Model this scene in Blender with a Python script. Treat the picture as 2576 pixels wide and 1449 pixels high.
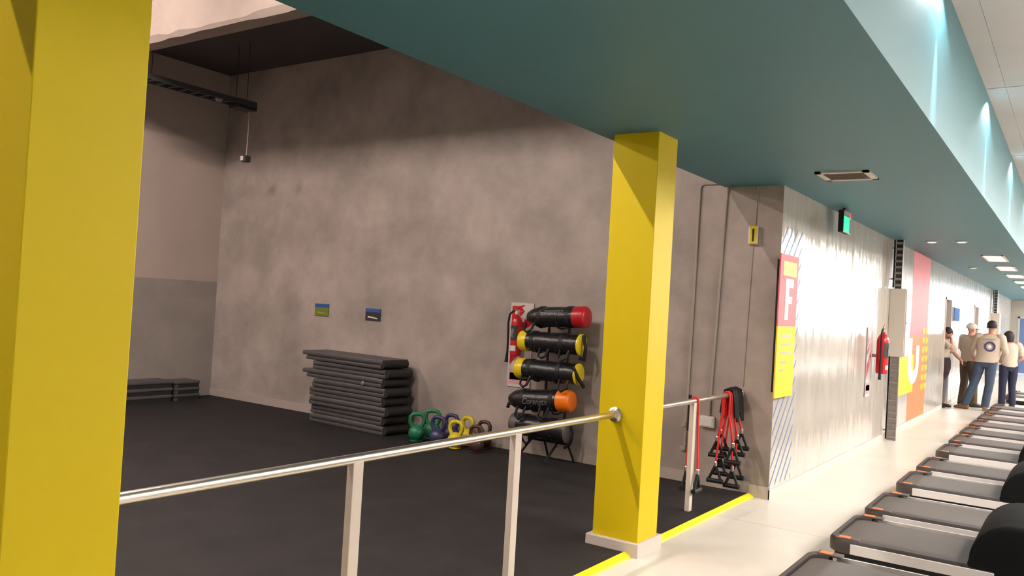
import bpy, bmesh, math, random
from mathutils import Vector, Matrix
random.seed(7)
for o in list(bpy.data.objects): bpy.data.objects.remove(o)
scn = bpy.context.scene
col = scn.collection
R = math.radians
W, H, FOC = 2576.0, 1449.0, 2072.2
CAM = Vector((0.0, 0.0, 1.58))

# ------------------------------------------------------------------ camera
yaw, pitch, roll = R(34.72), R(0.9594), R(3.314)
fw = Vector((-math.sin(yaw)*math.cos(pitch), math.cos(yaw)*math.cos(pitch), math.sin(pitch)))
rt = Vector((math.cos(yaw), math.sin(yaw), 0.0)); up = rt.cross(fw)
c_, s_ = math.cos(roll), math.sin(roll)
rr = rt*c_ + up*s_; uu = up*c_ - rt*s_
cd = bpy.data.cameras.new('camera'); cam = bpy.data.objects.new('camera', cd); col.objects.link(cam)
cd.sensor_width = 36.0; cd.lens = FOC/W*36.0; cd.clip_start = 0.05; cd.clip_end = 300
M = Matrix.Identity(4)
for i in range(3):
    M[i][0], M[i][1], M[i][2], M[i][3] = rr[i], uu[i], -fw[i], CAM[i]
cam.matrix_world = M
scn.camera = cam
def ray(px, py): return rr*((px-W/2)/FOC) + uu*(-(py-H/2)/FOC) + fw
def onx(px, py, x): d = ray(px, py); return CAM + d*(x/d.x)
def ony(px, py, y): d = ray(px, py); return CAM + d*(y/d.y)
def onz(px, py, z): d = ray(px, py); return CAM + d*((z-CAM.z)/d.z)

# ------------------------------------------------------------------ view, world
scn.view_settings.view_transform = 'Standard'; scn.view_settings.look = 'None'
scn.view_settings.exposure = 0.0; scn.view_settings.gamma = 1.0
scn.view_settings.use_curve_mapping = False
wd = bpy.data.worlds.new('daylight'); scn.world = wd; wd.use_nodes = True
bg = wd.node_tree.nodes['Background']; bg.inputs[0].default_value = (0.86, 0.93, 1.0, 1); bg.inputs[1].default_value = 24.0
ROOM_TUBE = 960.0      # emission of the bare tubes over the rubber floor
HALL_PANEL = 165.0      # emission of the hall ceiling panels
FLOOD, NARROW = 60.0, 240.0   # downlights that graze the teal fascia

# ------------------------------------------------------------------ materials
def mat(name, c, rough=0.6, metal=0.0, var=0.0, scale=6.0, bump=0.0, bscale=40.0, spec=0.5, coat=0.0, emit=0.0, stretch=None, c2=None, bdet=4):
    m = bpy.data.materials.new(name); m.use_nodes = True
    nt = m.node_tree; b = nt.nodes['Principled BSDF']
    b.inputs['Base Color'].default_value = (*c, 1); b.inputs['Roughness'].default_value = rough
    b.inputs['Metallic'].default_value = metal; b.inputs['Specular IOR Level'].default_value = spec
    if coat: b.inputs['Coat Weight'].default_value = coat; b.inputs['Coat Roughness'].default_value = 0.12
    if emit: b.inputs['Emission Color'].default_value = (*c, 1); b.inputs['Emission Strength'].default_value = emit
    if var or bump:
        tc = nt.nodes.new('ShaderNodeTexCoord'); src = tc.outputs['Object']
        if stretch:
            mp = nt.nodes.new('ShaderNodeMapping'); mp.inputs['Scale'].default_value = stretch
            nt.links.new(src, mp.inputs['Vector']); src = mp.outputs['Vector']
    if var:
        n = nt.nodes.new('ShaderNodeTexNoise'); n.inputs['Scale'].default_value = scale; n.inputs['Detail'].default_value = 6
        n.inputs['Roughness'].default_value = 0.62
        nt.links.new(src, n.inputs['Vector'])
        rp = nt.nodes.new('ShaderNodeValToRGB'); rp.color_ramp.elements[0].position = 0.33; rp.color_ramp.elements[1].position = 0.68
        d = c2 or tuple(min(1, x*(1+var)) for x in c); e = tuple(x*(1-var) for x in c)
        rp.color_ramp.elements[0].color = (*e, 1); rp.color_ramp.elements[1].color = (*d, 1)
        nt.links.new(n.outputs['Fac'], rp.inputs['Fac']); nt.links.new(rp.outputs['Color'], b.inputs['Base Color'])
    if bump:
        n2 = nt.nodes.new('ShaderNodeTexNoise'); n2.inputs['Scale'].default_value = bscale; n2.inputs['Detail'].default_value = bdet
        nt.links.new(src, n2.inputs['Vector'])
        bp = nt.nodes.new('ShaderNodeBump'); bp.inputs['Strength'].default_value = bump; bp.inputs['Distance'].default_value = 0.02
        nt.links.new(n2.outputs['Fac'], bp.inputs['Height']); nt.links.new(bp.outputs['Normal'], b.inputs['Normal'])
    return m
m_conc = mat('polished_concrete_plaster', (0.365, 0.305, 0.275), 0.55, var=0.24, scale=1.5, bump=0.08, bscale=9)
m_concg = mat('grey_concrete_plaster', (0.275, 0.235, 0.215), 0.6, var=0.12, scale=2.0)
m_lwall = mat('beige_wall_paint', (0.40, 0.315, 0.28), 0.75, var=0.05, scale=1.2)
m_gloss = mat('glossy_corridor_plaster', (0.47, 0.43, 0.39), 0.15, var=0.08, scale=2.2, bump=0.5, bscale=4.0, spec=0.7, stretch=(1, 1.5, 0.5), bdet=1.5)
m_teal = mat('teal_ceiling_paint', (0.050, 0.158, 0.192), 0.55, var=0.03, scale=2)
m_white = mat('white_paint', (0.72, 0.69, 0.66), 0.6)
m_slab = mat('pale_concrete_ceiling', (0.46, 0.44, 0.435), 0.7, var=0.06, scale=1.1)
m_beam = mat('rough_painted_concrete', (0.30, 0.235, 0.205), 0.8, var=0.08, scale=3, bump=0.3, bscale=14)
m_dark = mat('dark_ceiling_paint', (0.055, 0.048, 0.046), 0.8, var=0.1, scale=2)
m_rub = mat('black_rubber_floor', (0.016, 0.014, 0.0145), 0.75, var=0.25, scale=3, bump=0.25, bscale=180, spec=0.25)
m_floor = mat('cream_terrazzo', (0.66, 0.615, 0.555), 0.34, var=0.05, scale=2.2)
m_yel = mat('yellow_paint', (0.62, 0.475, 0.002), 0.5, var=0.02, scale=3, spec=0.25)
m_yedge = mat('yellow_edge_paint', (0.88, 0.72, 0.01), 0.5)
m_plin = mat('cream_plinth', (0.58, 0.52, 0.47), 0.5)
m_steel = mat('brushed_steel', (0.72, 0.66, 0.59), 0.3, 1.0)
m_post = mat('cream_powder_coat', (0.60, 0.52, 0.46), 0.45)
m_blk = mat('black_plastic', (0.010, 0.010, 0.011), 0.55, spec=0.3)
m_hood = mat('matt_black_hood', (0.008, 0.008, 0.009), 0.8, spec=0.12)
m_blkv = mat('black_vinyl', (0.010, 0.0095, 0.0105), 0.33, bump=0.3, bscale=22)
m_blkm = mat('black_metal', (0.015, 0.015, 0.016), 0.35, 0.3)
m_red = mat('red_enamel', (0.50, 0.010, 0.016), 0.3)
m_redv = mat('red_vinyl', (0.42, 0.010, 0.018), 0.32)
m_redb = mat('red_rubber_tube', (0.62, 0.016, 0.012), 0.45)
m_yelv = mat('yellow_vinyl', (0.72, 0.55, 0.01), 0.35)
m_orgv = mat('orange_vinyl', (0.80, 0.17, 0.006), 0.35)
m_gryv = mat('grey_vinyl', (0.085, 0.075, 0.073), 0.45)
m_label = mat('dark_label', (0.03, 0.03, 0.032), 0.5)
m_print = mat('pale_print', (0.62, 0.60, 0.58), 0.6)
m_prints = mat('silver_print', (0.16, 0.15, 0.15), 0.5)
m_mat = mat('charcoal_mat_vinyl', (0.070, 0.064, 0.066), 0.5, var=0.12, scale=8)
m_matd = mat('black_mat_hinge', (0.014, 0.013, 0.013), 0.6)
m_belt = mat('treadmill_belt', (0.098, 0.084, 0.077), 0.62, var=0.06, scale=30)
m_tframe = mat('treadmill_frame', (0.055, 0.045, 0.043), 0.5)
m_tcap = mat('treadmill_cap', (0.075, 0.067, 0.063), 0.5)
m_silver = mat('silver_side_panel', (0.74, 0.69, 0.68), 0.4)
m_ostk = mat('orange_sticker', (0.75, 0.20, 0.05), 0.5)
m_stk = mat('blue_print', (0.10, 0.17, 0.36), 0.5)
m_stripebg = mat('pale_vinyl', (0.55, 0.55, 0.58), 0.4)
m_glarered = mat('glare_paled_red_print', (0.74, 0.17, 0.19), 0.6, spec=0.3)  # red print made paler and pinker: window glare put into the colour
m_coral = mat('orange_coral_print', (0.85, 0.20, 0.08), 0.6, spec=0.3)
m_ypr = mat('yellow_print', (0.90, 0.55, 0.03), 0.6, spec=0.3)
m_ytab = mat('pale_yellow_print', (0.88, 0.58, 0.22), 0.6, spec=0.3)
m_wpr = mat('white_print', (0.85, 0.84, 0.83), 0.4)
m_cab = mat('cream_cabinet_paint', (0.56, 0.50, 0.43), 0.45)
m_galv = mat('galvanised_steel', (0.30, 0.27, 0.26), 0.42, 0.7)
m_gdark = mat('dark_slot', (0.03, 0.027, 0.027), 0.6)
m_cond = mat('painted_conduit', (0.36, 0.31, 0.28), 0.5)
m_exitg = mat('exit_green', (0.0, 0.85, 0.32), 0.4, emit=1.1)
m_exitw = mat('exit_pictogram', (0.75, 0.95, 0.85), 0.4, emit=0.9)
m_tube = mat('lamp_tube', (1.0, 0.86, 0.77), 0.4, emit=ROOM_TUBE)
m_panel = mat('hall_lamp_diffuser', (1.0, 0.93, 0.84), 0.4, emit=HALL_PANEL)
m_lum = mat('corridor_lamp_diffuser', (1.0, 0.86, 0.78), 0.4, emit=0.75)
m_spot = mat('spot_lens', (1.0, 0.93, 0.86), 0.4, emit=0.8)
m_dl = mat('downlight_lens', (0.5, 0.5, 0.5), 0.4)
m_door = mat('blue_door_panel', (0.16, 0.24, 0.45), 0.25)
m_skin = mat('skin', (0.55, 0.27, 0.19), 0.55)
m_cream = mat('cream_cotton', (0.52, 0.44, 0.36), 0.85, var=0.06, scale=9)
m_cap = mat('white_cap_cloth', (0.62, 0.55, 0.50), 0.8)
m_jean = mat('blue_denim', (0.050, 0.075, 0.125), 0.85, var=0.3, scale=4)
m_brown = mat('brown_canvas', (0.105, 0.070, 0.045), 0.85, var=0.15, scale=6)
m_navy = mat('navy_cotton', (0.012, 0.014, 0.045), 0.8)
m_hair = mat('dark_hair', (0.016, 0.012, 0.018), 0.6)
m_shoeb = mat('black_shoe', (0.015, 0.012, 0.012), 0.5)
m_shoet = mat('tan_shoe', (0.26, 0.12, 0.06), 0.6)
m_eye = mat('eye', (0.02, 0.015, 0.012), 0.3)
m_ring = mat('purple_ring_print', (0.06, 0.05, 0.16), 0.7)
m_glass = bpy.data.materials.new('window_glass'); m_glass.use_nodes = True
nt = m_glass.node_tree; nt.nodes.remove(nt.nodes['Principled BSDF'])
tr = nt.nodes.new('ShaderNodeBsdfTransparent'); gl = nt.nodes.new('ShaderNodeBsdfGlossy'); mx = nt.nodes.new('ShaderNodeMixShader')
gl.inputs['Roughness'].default_value = 0.02; mx.inputs[0].default_value = 0.06
nt.links.new(tr.outputs[0], mx.inputs[1]); nt.links.new(gl.outputs[0], mx.inputs[2]); nt.links.new(mx.outputs[0], nt.nodes['Material Output'].inputs[0])

# ------------------------------------------------------------------ mesh helpers
ORG = {}
class MB:
    def __init__(s): s.v = []; s.f = []
    def add(s, vs, fs):
        n = len(s.v); s.v += [tuple(v) for v in vs]; s.f += [tuple(i+n for i in f) for f in fs]; return s
    def box(s, a, b, mtx=None):
        x0, y0, z0 = a; x1, y1, z1 = b
        vs = [(x0,y0,z0),(x1,y0,z0),(x1,y1,z0),(x0,y1,z0),(x0,y0,z1),(x1,y0,z1),(x1,y1,z1),(x0,y1,z1)]
        if mtx: vs = [mtx @ Vector(v) for v in vs]
        return s.add(vs, [(3,2,1,0),(4,5,6,7),(0,1,5,4),(1,2,6,5),(2,3,7,6),(3,0,4,7)])
    def quad(s, a, b, c, d): return s.add([a, b, c, d], [(0,1,2,3)])
    def tube(s, path, r, seg=10, caps=True, flat=None):
        path = [Vector(p) for p in path]; n = len(path)
        rs = r if isinstance(r, (list, tuple)) else [r]*n
        vs = []; fs = []; prev = None
        for i, p in enumerate(path):
            t = (path[min(i+1,n-1)] - path[max(i-1,0)]).normalized()
            if prev is None:
                a = Vector((0,0,1)) if abs(t.z) < 0.9 else Vector((1,0,0)); u = t.cross(a).normalized()
            else:
                u = (prev - t*prev.dot(t)).normalized()
            prev = u; w = t.cross(u)
            for k in range(seg):
                an = 2*math.pi*k/seg
                vs.append(p + u*math.cos(an)*rs[i] + w*math.sin(an)*rs[i]*(flat or 1))
        for i in range(n-1):
            for k in range(seg):
                a = i*seg+k; b = i*seg+(k+1)%seg
                fs.append((a, b, b+seg, a+seg))
        if caps: fs += [tuple(range(seg))[::-1], tuple(range((n-1)*seg, n*seg))]
        return s.add(vs, fs)
    def loft(s, rings, seg=16, caps=True):      # rings: (centre, ux, uy) ellipses
        vs = []; fs = []
        for c, ux, uy in rings:
            c, ux, uy = Vector(c), Vector(ux), Vector(uy)
            for k in range(seg):
                an = 2*math.pi*k/seg; vs.append(c + ux*math.cos(an) + uy*math.sin(an))
        n = len(rings)
        for i in range(n-1):
            for k in range(seg):
                a = i*seg+k; b = i*seg+(k+1)%seg; fs.append((a, b, b+seg, a+seg))
        if caps: fs += [tuple(range(seg))[::-1], tuple(range((n-1)*seg, n*seg))]
        return s.add(vs, fs)
    def lathe(s, prof, c=(0,0,0), seg=20, axis='z', mtx=None):
        rings = []; vs = []; fs = []
        for r, h in prof:
            for k in range(seg):
                an = 2*math.pi*k/seg; x, y = r*math.cos(an), r*math.sin(an)
                v = Vector((x, y, h)) if axis == 'z' else (Vector((h, x, y)) if axis == 'x' else Vector((y, h, x)))
                if mtx: v = mtx @ v
                vs.append(v + Vector(c))
        n = len(prof)
        for i in range(n-1):
            for k in range(seg):
                a = i*seg+k; b = i*seg+(k+1)%seg; fs.append((a, b, b+seg, a+seg))
        fs += [tuple(range(seg))[::-1], tuple(range((n-1)*seg, n*seg))]
        return s.add(vs, fs)
    def prism(s, pts, o, u, v, w):               # polygon pts (a,b) -> o+u*a+v*b, extruded by w
        o, u, v, w = Vector(o), Vector(u), Vector(v), Vector(w); n = len(pts)
        vs = [o+u*a+v*b for a, b in pts] + [o+u*a+v*b+w for a, b in pts]
        fs = [tuple(range(n))[::-1], tuple(range(n, 2*n))] + [(i, (i+1)%n, (i+1)%n+n, i+n) for i in range(n)]
        return s.add(vs, fs)
def finish(me, bevel=0.0, bseg=2, smooth=False):
    bm = bmesh.new(); bm.from_mesh(me)
    if bevel:
        bmesh.ops.remove_doubles(bm, verts=bm.verts, dist=1e-5)
        ed = [e for e in bm.edges if len(e.link_faces) == 2 and e.calc_face_angle(0) > 0.6]
        bmesh.ops.bevel(bm, geom=ed, offset=bevel, segments=bseg, affect='EDGES', profile=0.5)
    bmesh.ops.recalc_face_normals(bm, faces=bm.faces)
    for f in bm.faces: f.smooth = smooth
    bm.to_mesh(me); bm.free()
    if smooth:
        try: me.set_sharp_from_angle(angle=R(42))
        except Exception: pass
def orgof(p): return ORG.get(p.name, Vector((0,0,0))) if p else Vector((0,0,0))
def obj(name, mb, m, parent=None, org=None, bevel=0.0, bseg=2, smooth=False, label=None):
    o_ = Vector(org) if org is not None else orgof(parent)
    me = bpy.data.meshes.new(name)
    me.from_pydata([tuple(Vector(v)-o_) for v in mb.v], [], mb.f); me.update()
    finish(me, bevel, bseg, smooth); me.materials.append(m)
    o = bpy.data.objects.new(name, me); col.objects.link(o)
    if parent: o.parent = parent; o.location = o_ - orgof(parent)
    else: o.location = o_
    ORG[o.name] = o_
    if label: o['label'] = label
    return o
def tag(o, label, cat, group=None):
    o['label'] = label; o['category'] = cat
    if group: o['group'] = group
    return o
def thing(name, loc, label, cat, group=None, rz=0.0, local=False):
    o = bpy.data.objects.new(name, None); col.objects.link(o); o.location = loc; o.rotation_euler.z = rz
    o.empty_display_size = 0.1
    ORG[o.name] = Vector((0,0,0)) if local else Vector(loc)
    return tag(o, label, cat, group)
def struct(name, mb, m, parent=None, **k):
    o = obj(name, mb, m, parent, **k); o['kind'] = 'structure'; return o
def copy_tree(o, loc=None, parent=None):
    c = o.copy(); col.objects.link(c); c.parent = parent
    if loc is not None: c.location = loc
    for ch in list(o.children): copy_tree(ch, None, c)
    return c
def B(a, b): return MB().box(a, b)
def text_mb(s, size, o, u, v, w, ext=0.001, shear=0.0, align='CENTER'):
    cu = bpy.data.curves.new('t', 'FONT'); cu.body = s; cu.size = size; cu.extrude = 0.0; cu.align_x = align; cu.align_y = 'CENTER'; cu.shear = shear
    t = bpy.data.objects.new('t', cu); col.objects.link(t)
    dg = bpy.context.evaluated_depsgraph_get(); me = t.evaluated_get(dg).to_mesh()
    o, u, v, w = Vector(o), Vector(u), Vector(v), Vector(w)
    mb = MB().add([o + u*p.co.x + v*p.co.y + w*ext for p in me.vertices], [tuple(p.vertices) for p in me.polygons])
    t.evaluated_get(dg).to_mesh_clear(); bpy.data.objects.remove(t); bpy.data.curves.remove(cu)
    return mb

# ------------------------------------------------------------------ the setting
BW, XW, XL = 7.20, -2.17, -10.06       # back wall (y), corridor wall (x), left wall (x)
RUB = 0.025
ZC = 2.73                              # underside of the teal bulkhead
BX0, BX1 = -2.70, -0.745
ZH, ZR = 3.62, 4.55                    # hall ceiling, room ceiling
YE, YN, XR = 36.0, -5.0, 8.0           # far end, near end, right wall
fl = struct('floor', B((-2.35, YN, -0.06), (XR, YE, -0.004)), m_plin)
for i, y0 in enumerate((YN, 0.4, 6.3, 12.75, 19.2, 25.6, 32.0)):
    y1 = (0.4, 6.3, 12.75, 19.2, 25.6, 32.0, YE)[i]
    for x0, x1 in ((-2.30, 1.9), (1.905, XR)):
        if x0 < 0 and y0 >= 6.3: x0 = -2.17
        if i == 2 and x0 < 0: x0 = -2.30
        obj('slab', B((x0, y0+0.003, -0.05), (x1, y1-0.003, 0.0)), m_floor, fl)
rub = struct('floor_rubber', B((XL, YN, -0.05), (-2.335, BW, RUB)), m_rub)
for i, (y0, y1) in enumerate(((YN, 0.99), (1.39, 4.81), (5.175, BW))):
    tr_ = MB().prism([(-2.345, 0.0), (-2.292, 0.0), (-2.300, 0.012), (-2.335, RUB+0.004), (-2.345, RUB+0.004)], (0, y0, 0), (1,0,0), (0,0,1), (0, y1-y0, 0))
    struct('trim_%d' % (i+1), tr_, m_yedge)
wb = struct('wall_back', B((XL-0.2, BW, -0.05), (XW-0.001, BW+0.2, ZR)), m_conc)
wl = struct('wall_left', B((XL-0.2, YN, 1.62), (XL, BW, ZR)), m_lwall)
obj('dado', B((XL-0.2, YN, -0.05), (XL+0.004, BW, 1.62)), m_concg, wl)
struct('baseboard_back', B((XL, BW-0.012, RUB), (-2.34, BW, RUB+0.10)), mat('skirting_plaster', (0.40, 0.34, 0.30), 0.55))
struct('baseboard_corner', B((-2.34, BW-0.012, 0.0), (XW+0.012, BW, 0.105)), m_plin)
# corridor wall with two door openings
d1, d2, dz = (17.85, 18.72), (23.05, 24.0), 2.16
cw = MB()
for y0, y1 in ((BW+0.001, d1[0]), (d1[1], d2[0]), (d2[1], YE)): cw.box((XW-0.2, y0, -0.05), (XW, y1, ZC+0.02))
for d in (d1, d2): cw.box((XW-0.2, d[0], dz), (XW, d[1], ZC+0.02))
struct('wall_corridor', cw, m_gloss)
for i, (y0, y1) in enumerate(((BW-0.012, d1[0]), (d1[1], d2[0]), (d2[1], YE))):
    struct('baseboard_corridor' if i == 0 else 'baseboard_corridor_%d' % i, B((XW, y0, 0.0), (XW+0.010, y1, 0.08)), m_plin)
for i, d in enumerate((d1, d2)):
    fr = MB().box((XW-0.21, d[0]-0.0, 0), (XW+0.012, d[0]+0.045, dz)).box((XW-0.21, d[1]-0.045, 0), (XW+0.012, d[1], dz)).box((XW-0.21, d[0], dz-0.045), (XW+0.012, d[1], dz))
    df = struct('door_%d' % (i+1), fr, mat('door_frame_paint_%d' % i, (0.60, 0.51, 0.47), 0.6, spec=0.2))
    obj('door_leaf', B((XW-0.21-0.85, d[1]-0.06, 0.01), (XW-0.215, d[1]-0.02, dz-0.05)), m_cab, df)
    rm = MB().box((XW-3.2, d[0]-1.0, -0.05), (XW-0.2, d[1]+1.2, 0.0)).box((XW-3.2, d[0]-1.0, 2.6), (XW-0.2, d[1]+1.2, 2.65))
    rm.box((XW-3.3, d[0]-1.0, 0), (XW-3.2, d[1]+1.2, 2.6)).box((XW-3.2, d[0]-1.1, 0), (XW-0.2, d[0]-1.0, 2.6)).box((XW-3.2, d[1]+1.2, 0), (XW-0.2, d[1]+1.3, 2.6))
    struct('wall_side_room_%d' % (i+1), rm, m_white)
# teal bulkhead: underside, hall fascia and room-side face
struct('ceiling_bulkhead', B((BX0, YN, ZC), (BX1, YE, ZR)), m_teal)
# room ceiling, its beams
struct('ceiling_room', B((XL-0.2, YN, ZR), (BX0+0.1, BW+0.2, ZR+0.15)), m_dark)
def chipped_beam(y0, y1, z0):
    mb = MB(); n = 44; xs = [XL + (BX0-XL)*i/n for i in range(n+1)]; vs = []; fs = []
    rnd = random.Random(3)
    for i, x in enumerate(xs):
        ch = 0.018 + 0.012*rnd.random() + (0.02 if rnd.random() > 0.85 else 0)
        vs += [(x, y0, ZR), (x, y0, z0+ch*1.2), (x, y0+ch, z0), (x, y1, z0), (x, y1, ZR)]
    for i in range(n):
        for k in range(4): a = i*5+k; fs.append((a, a+5, a+6, a+1))
    fs += [(0,1,2,3,4), tuple(n*5+k for k in range(5))]
    return mb.add(vs, fs)
struct('ceiling_beam_1', chipped_beam(4.56, 4.76, 3.95), m_beam)
struct('ceiling_beam_2', chipped_beam(-0.4, -0.2, 3.95), m_beam)
# hall ceiling of big slabs with open joints
hc = struct('ceiling_hall', B((BX1-0.02, YN, ZH+0.012), (XR, YE, ZH+0.15)), m_dark)
ys = [YN, -1.6, 1.6, 4.79, 7.97, 11.15, 14.33, 17.5, 20.7, 23.9, 27.1, 30.2, YE]
for y0, y1 in zip(ys[:-1], ys[1:]):
    for x0, x1 in ((BX1, -0.60), (-0.598, 2.5), (2.51, 5.3), (5.31, XR)):
        obj('slab', B((x0, y0+0.008, ZH), (x1, y1-0.008, ZH+0.03)), m_slab, hc)
struct('wall_right', B((XR, YN, -0.05), (XR+0.2, YE, ZH+0.1)), m_white)
struct('wall_near', B((XL-0.2, YN-0.2, -0.05), (XR+0.2, YN, ZR+0.1)), m_white)
# far end wall: solid on the corridor side with a blue door, glazed on the hall side
ew = MB().box((XW-0.2, YE, -0.05), (-1.95, YE+0.2, ZH+0.1)).box((-1.95, YE, 2.12), (-1.0, YE+0.2, ZH+0.1)).box((-1.0, YE, -0.05), (-0.7, YE+0.2, ZH+0.1))
ew.box((-0.7, YE, -0.05), (XR, YE+0.2, 1.2)).box((-0.7, YE, 3.15), (XR, YE+0.2, ZH+0.1)).box((6.2, YE, 1.2), (XR, YE+0.2, 3.15))
struct('wall_far', ew, m_cab)
dr = struct('door_3', MB().box((-1.95, YE-0.02, 0), (-1.89, YE+0.1, 2.12)).box((-1.06, YE-0.02, 0), (-1.0, YE+0.1, 2.12)).box((-1.95, YE-0.02, 2.06), (-1.0, YE+0.1, 2.12)), m_white)
obj('door_leaf', B((-1.89, YE+0.02, 0.01), (-1.06, YE+0.06, 2.06)), m_door, dr); obj('handle', B((-1.84, YE-0.03, 1.0), (-1.70, YE+0.02, 1.03)), m_steel, dr)
for k in range(5):
    x0 = -0.7 + k*1.38
    w_ = struct('window_%d' % (k+1), MB().box((x0, YE+0.05, 1.2), (x0+0.05, YE+0.13, 3.15)).box((x0+1.33, YE+0.05, 1.2), (x0+1.38, YE+0.13, 3.15)).box((x0, YE+0.05, 1.2), (x0+1.38, YE+0.13, 1.26)).box((x0, YE+0.05, 3.09), (x0+1.38, YE+0.13, 3.15)), m_blk)
    obj('pane', B((x0+0.05, YE+0.085, 1.26), (x0+1.33, YE+0.091, 3.09)), m_glass, w_)

# ------------------------------------------------------------------ lamps
def batten(x, y, label):
    t = thing('fluorescent_batten', (x, y, ZR), label, 'lamp', 'fluorescent battens over the rubber floor')
    obj('housing', B((x-0.055, y-0.62, ZR-0.06), (x+0.055, y+0.62, ZR)), m_white, t)
    obj('lamp_tube', MB().tube([(x, y-0.60, ZR-0.095), (x, y+0.60, ZR-0.095)], 0.018, 12), m_tube, t, smooth=True)
    for s in (-1, 1): obj('tube_holder', B((x-0.025, y+s*0.605-0.012, ZR-0.12), (x+0.025, y+s*0.605+0.012, ZR-0.05)), m_white, t)
for x in (-3.85, -6.40, -8.95): batten(x, 2.55, 'white fluorescent batten on the dark ceiling before the beam')
batten(-3.85, -1.9, 'white fluorescent batten on the dark ceiling in the bay behind the second beam')
def hall_panel(x, y):
    t = thing('ceiling_lamp', (x, y, ZH), 'long lit panel lamp under the hall ceiling', 'lamp', 'panel lamps of the hall')
    obj('frame', B((x-0.62, y-0.17, ZH-0.05), (x+0.62, y+0.17, ZH)), m_white, t)
    obj('diffuser', B((x-0.59, y-0.14, ZH-0.056), (x+0.59, y+0.14, ZH-0.048)), m_panel, t)
for y in (5.4, 7.6, 9.8, 13.0, 16.2, 19.4, 22.6, 25.8, 29.0):
    hall_panel(2.1, y); hall_panel(3.7, y)
def downlight(y):
    x = BX1+0.14
    t = thing('downlight', (x, y, ZH), 'small round downlight beside the teal fascia', 'lamp', 'downlights along the fascia')
    obj('ring', MB().lathe([(0.020, 0), (0.026, -0.001), (0.026, -0.003), (0.022, -0.004), (0.020, 0)], (x, y, ZH), 20), m_slab, t)
    obj('lens', MB().lathe([(0.019, -0.003), (0.019, -0.001)], (x, y, ZH), 20), m_slab, t)
    for nm, en, sz, bl, rad in (('flood', FLOOD, 138, 0.3, 0.012), ('beam', NARROW, 20, 1.0, 0.008)):
        l = bpy.data.lights.new('downlight_'+nm, 'SPOT'); l.energy = en; l.spot_size = R(sz); l.spot_blend = bl; l.shadow_soft_size = rad; l.color = (0.93, 0.98, 1.0)
        lo = bpy.data.objects.new('downlight_'+nm, l); col.objects.link(lo); lo.parent = t; lo.location = (0, 0, -0.015)
        if nm == 'beam': lo.rotation_euler.y = R(11)
for k in range(10): downlight(2.2 + 3.0*k)
def lum(y):
    x = -1.18
    t = thing('ceiling_lamp', (x, y, ZC), 'white rectangular lamp set in the teal ceiling', 'lamp', 'rectangular lamps of the teal ceiling')
    obj('frame', MB().box((x-0.15, y-0.62, ZC-0.014), (x-0.125, y+0.62, ZC)).box((x+0.125, y-0.62, ZC-0.014), (x+0.15, y+0.62, ZC)).box((x-0.15, y-0.62, ZC-0.014), (x+0.15, y-0.595, ZC)).box((x-0.15, y+0.595, ZC-0.014), (x+0.15, y+0.62, ZC)), m_white, t)
    obj('diffuser', B((x-0.125, y-0.595, ZC-0.008), (x+0.125, y+0.595, ZC)), m_lum, t)
    return t
for k in range(8): lum(15.3 + 2.45*k)['label'] = 'white rectangular lamp in the teal ceiling, %s counted from the square air grille' % ['first', 'second', 'third', 'fourth', 'fifth', 'sixth', 'seventh', 'eighth'][k]
for i, (px, py) in enumerate(((2344, 607), (2419, 607), (2448, 673))):
    p = onz(px, py, ZC)
    t = thing('ceiling_spot', (p.x, p.y, ZC), 'small round white spot in the teal ceiling', 'lamp', 'small spots of the teal ceiling')
    obj('ring', MB().lathe([(0.07, 0), (0.075, -0.012), (0.05, -0.016)], (p.x, p.y, ZC), 18), m_white, t); obj('lens', MB().lathe([(0.05, -0.020), (0.05, -0.010)], (p.x, p.y, ZC), 18), m_spot, t)
# air grille in the teal ceiling
vx0, vx1, vy0, vy1 = -1.76, -1.365, 6.59, 6.99
t = thing('ceiling_grille', ((vx0+vx1)/2, (vy0+vy1)/2, ZC), 'square air grille with cream frame in the teal ceiling', 'grille')
obj('frame', MB().box((vx0, vy0, ZC-0.014), (vx0+0.045, vy1, ZC)).box((vx1-0.045, vy0, ZC-0.014), (vx1, vy1, ZC)).box((vx0, vy0, ZC-0.014), (vx1, vy0+0.045, ZC)).box((vx0, vy1-0.045, ZC-0.014), (vx1, vy1, ZC)), m_cab, t)
obj('backing', B((vx0+0.04, vy0+0.04, ZC-0.003), (vx1-0.04, vy1-0.04, ZC)), m_gdark, t)
for k in range(9):
    y = vy0+0.06+k*0.033; obj('slat', MB().prism([(0, 0), (0.020, 0.010), (0.018, 0.012), (-0.002, 0.002)], (vx0+0.045, y, ZC-0.013), (0,1,0), (0,0,1), (vx1-vx0-0.09, 0, 0)), m_galv, t)

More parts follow.
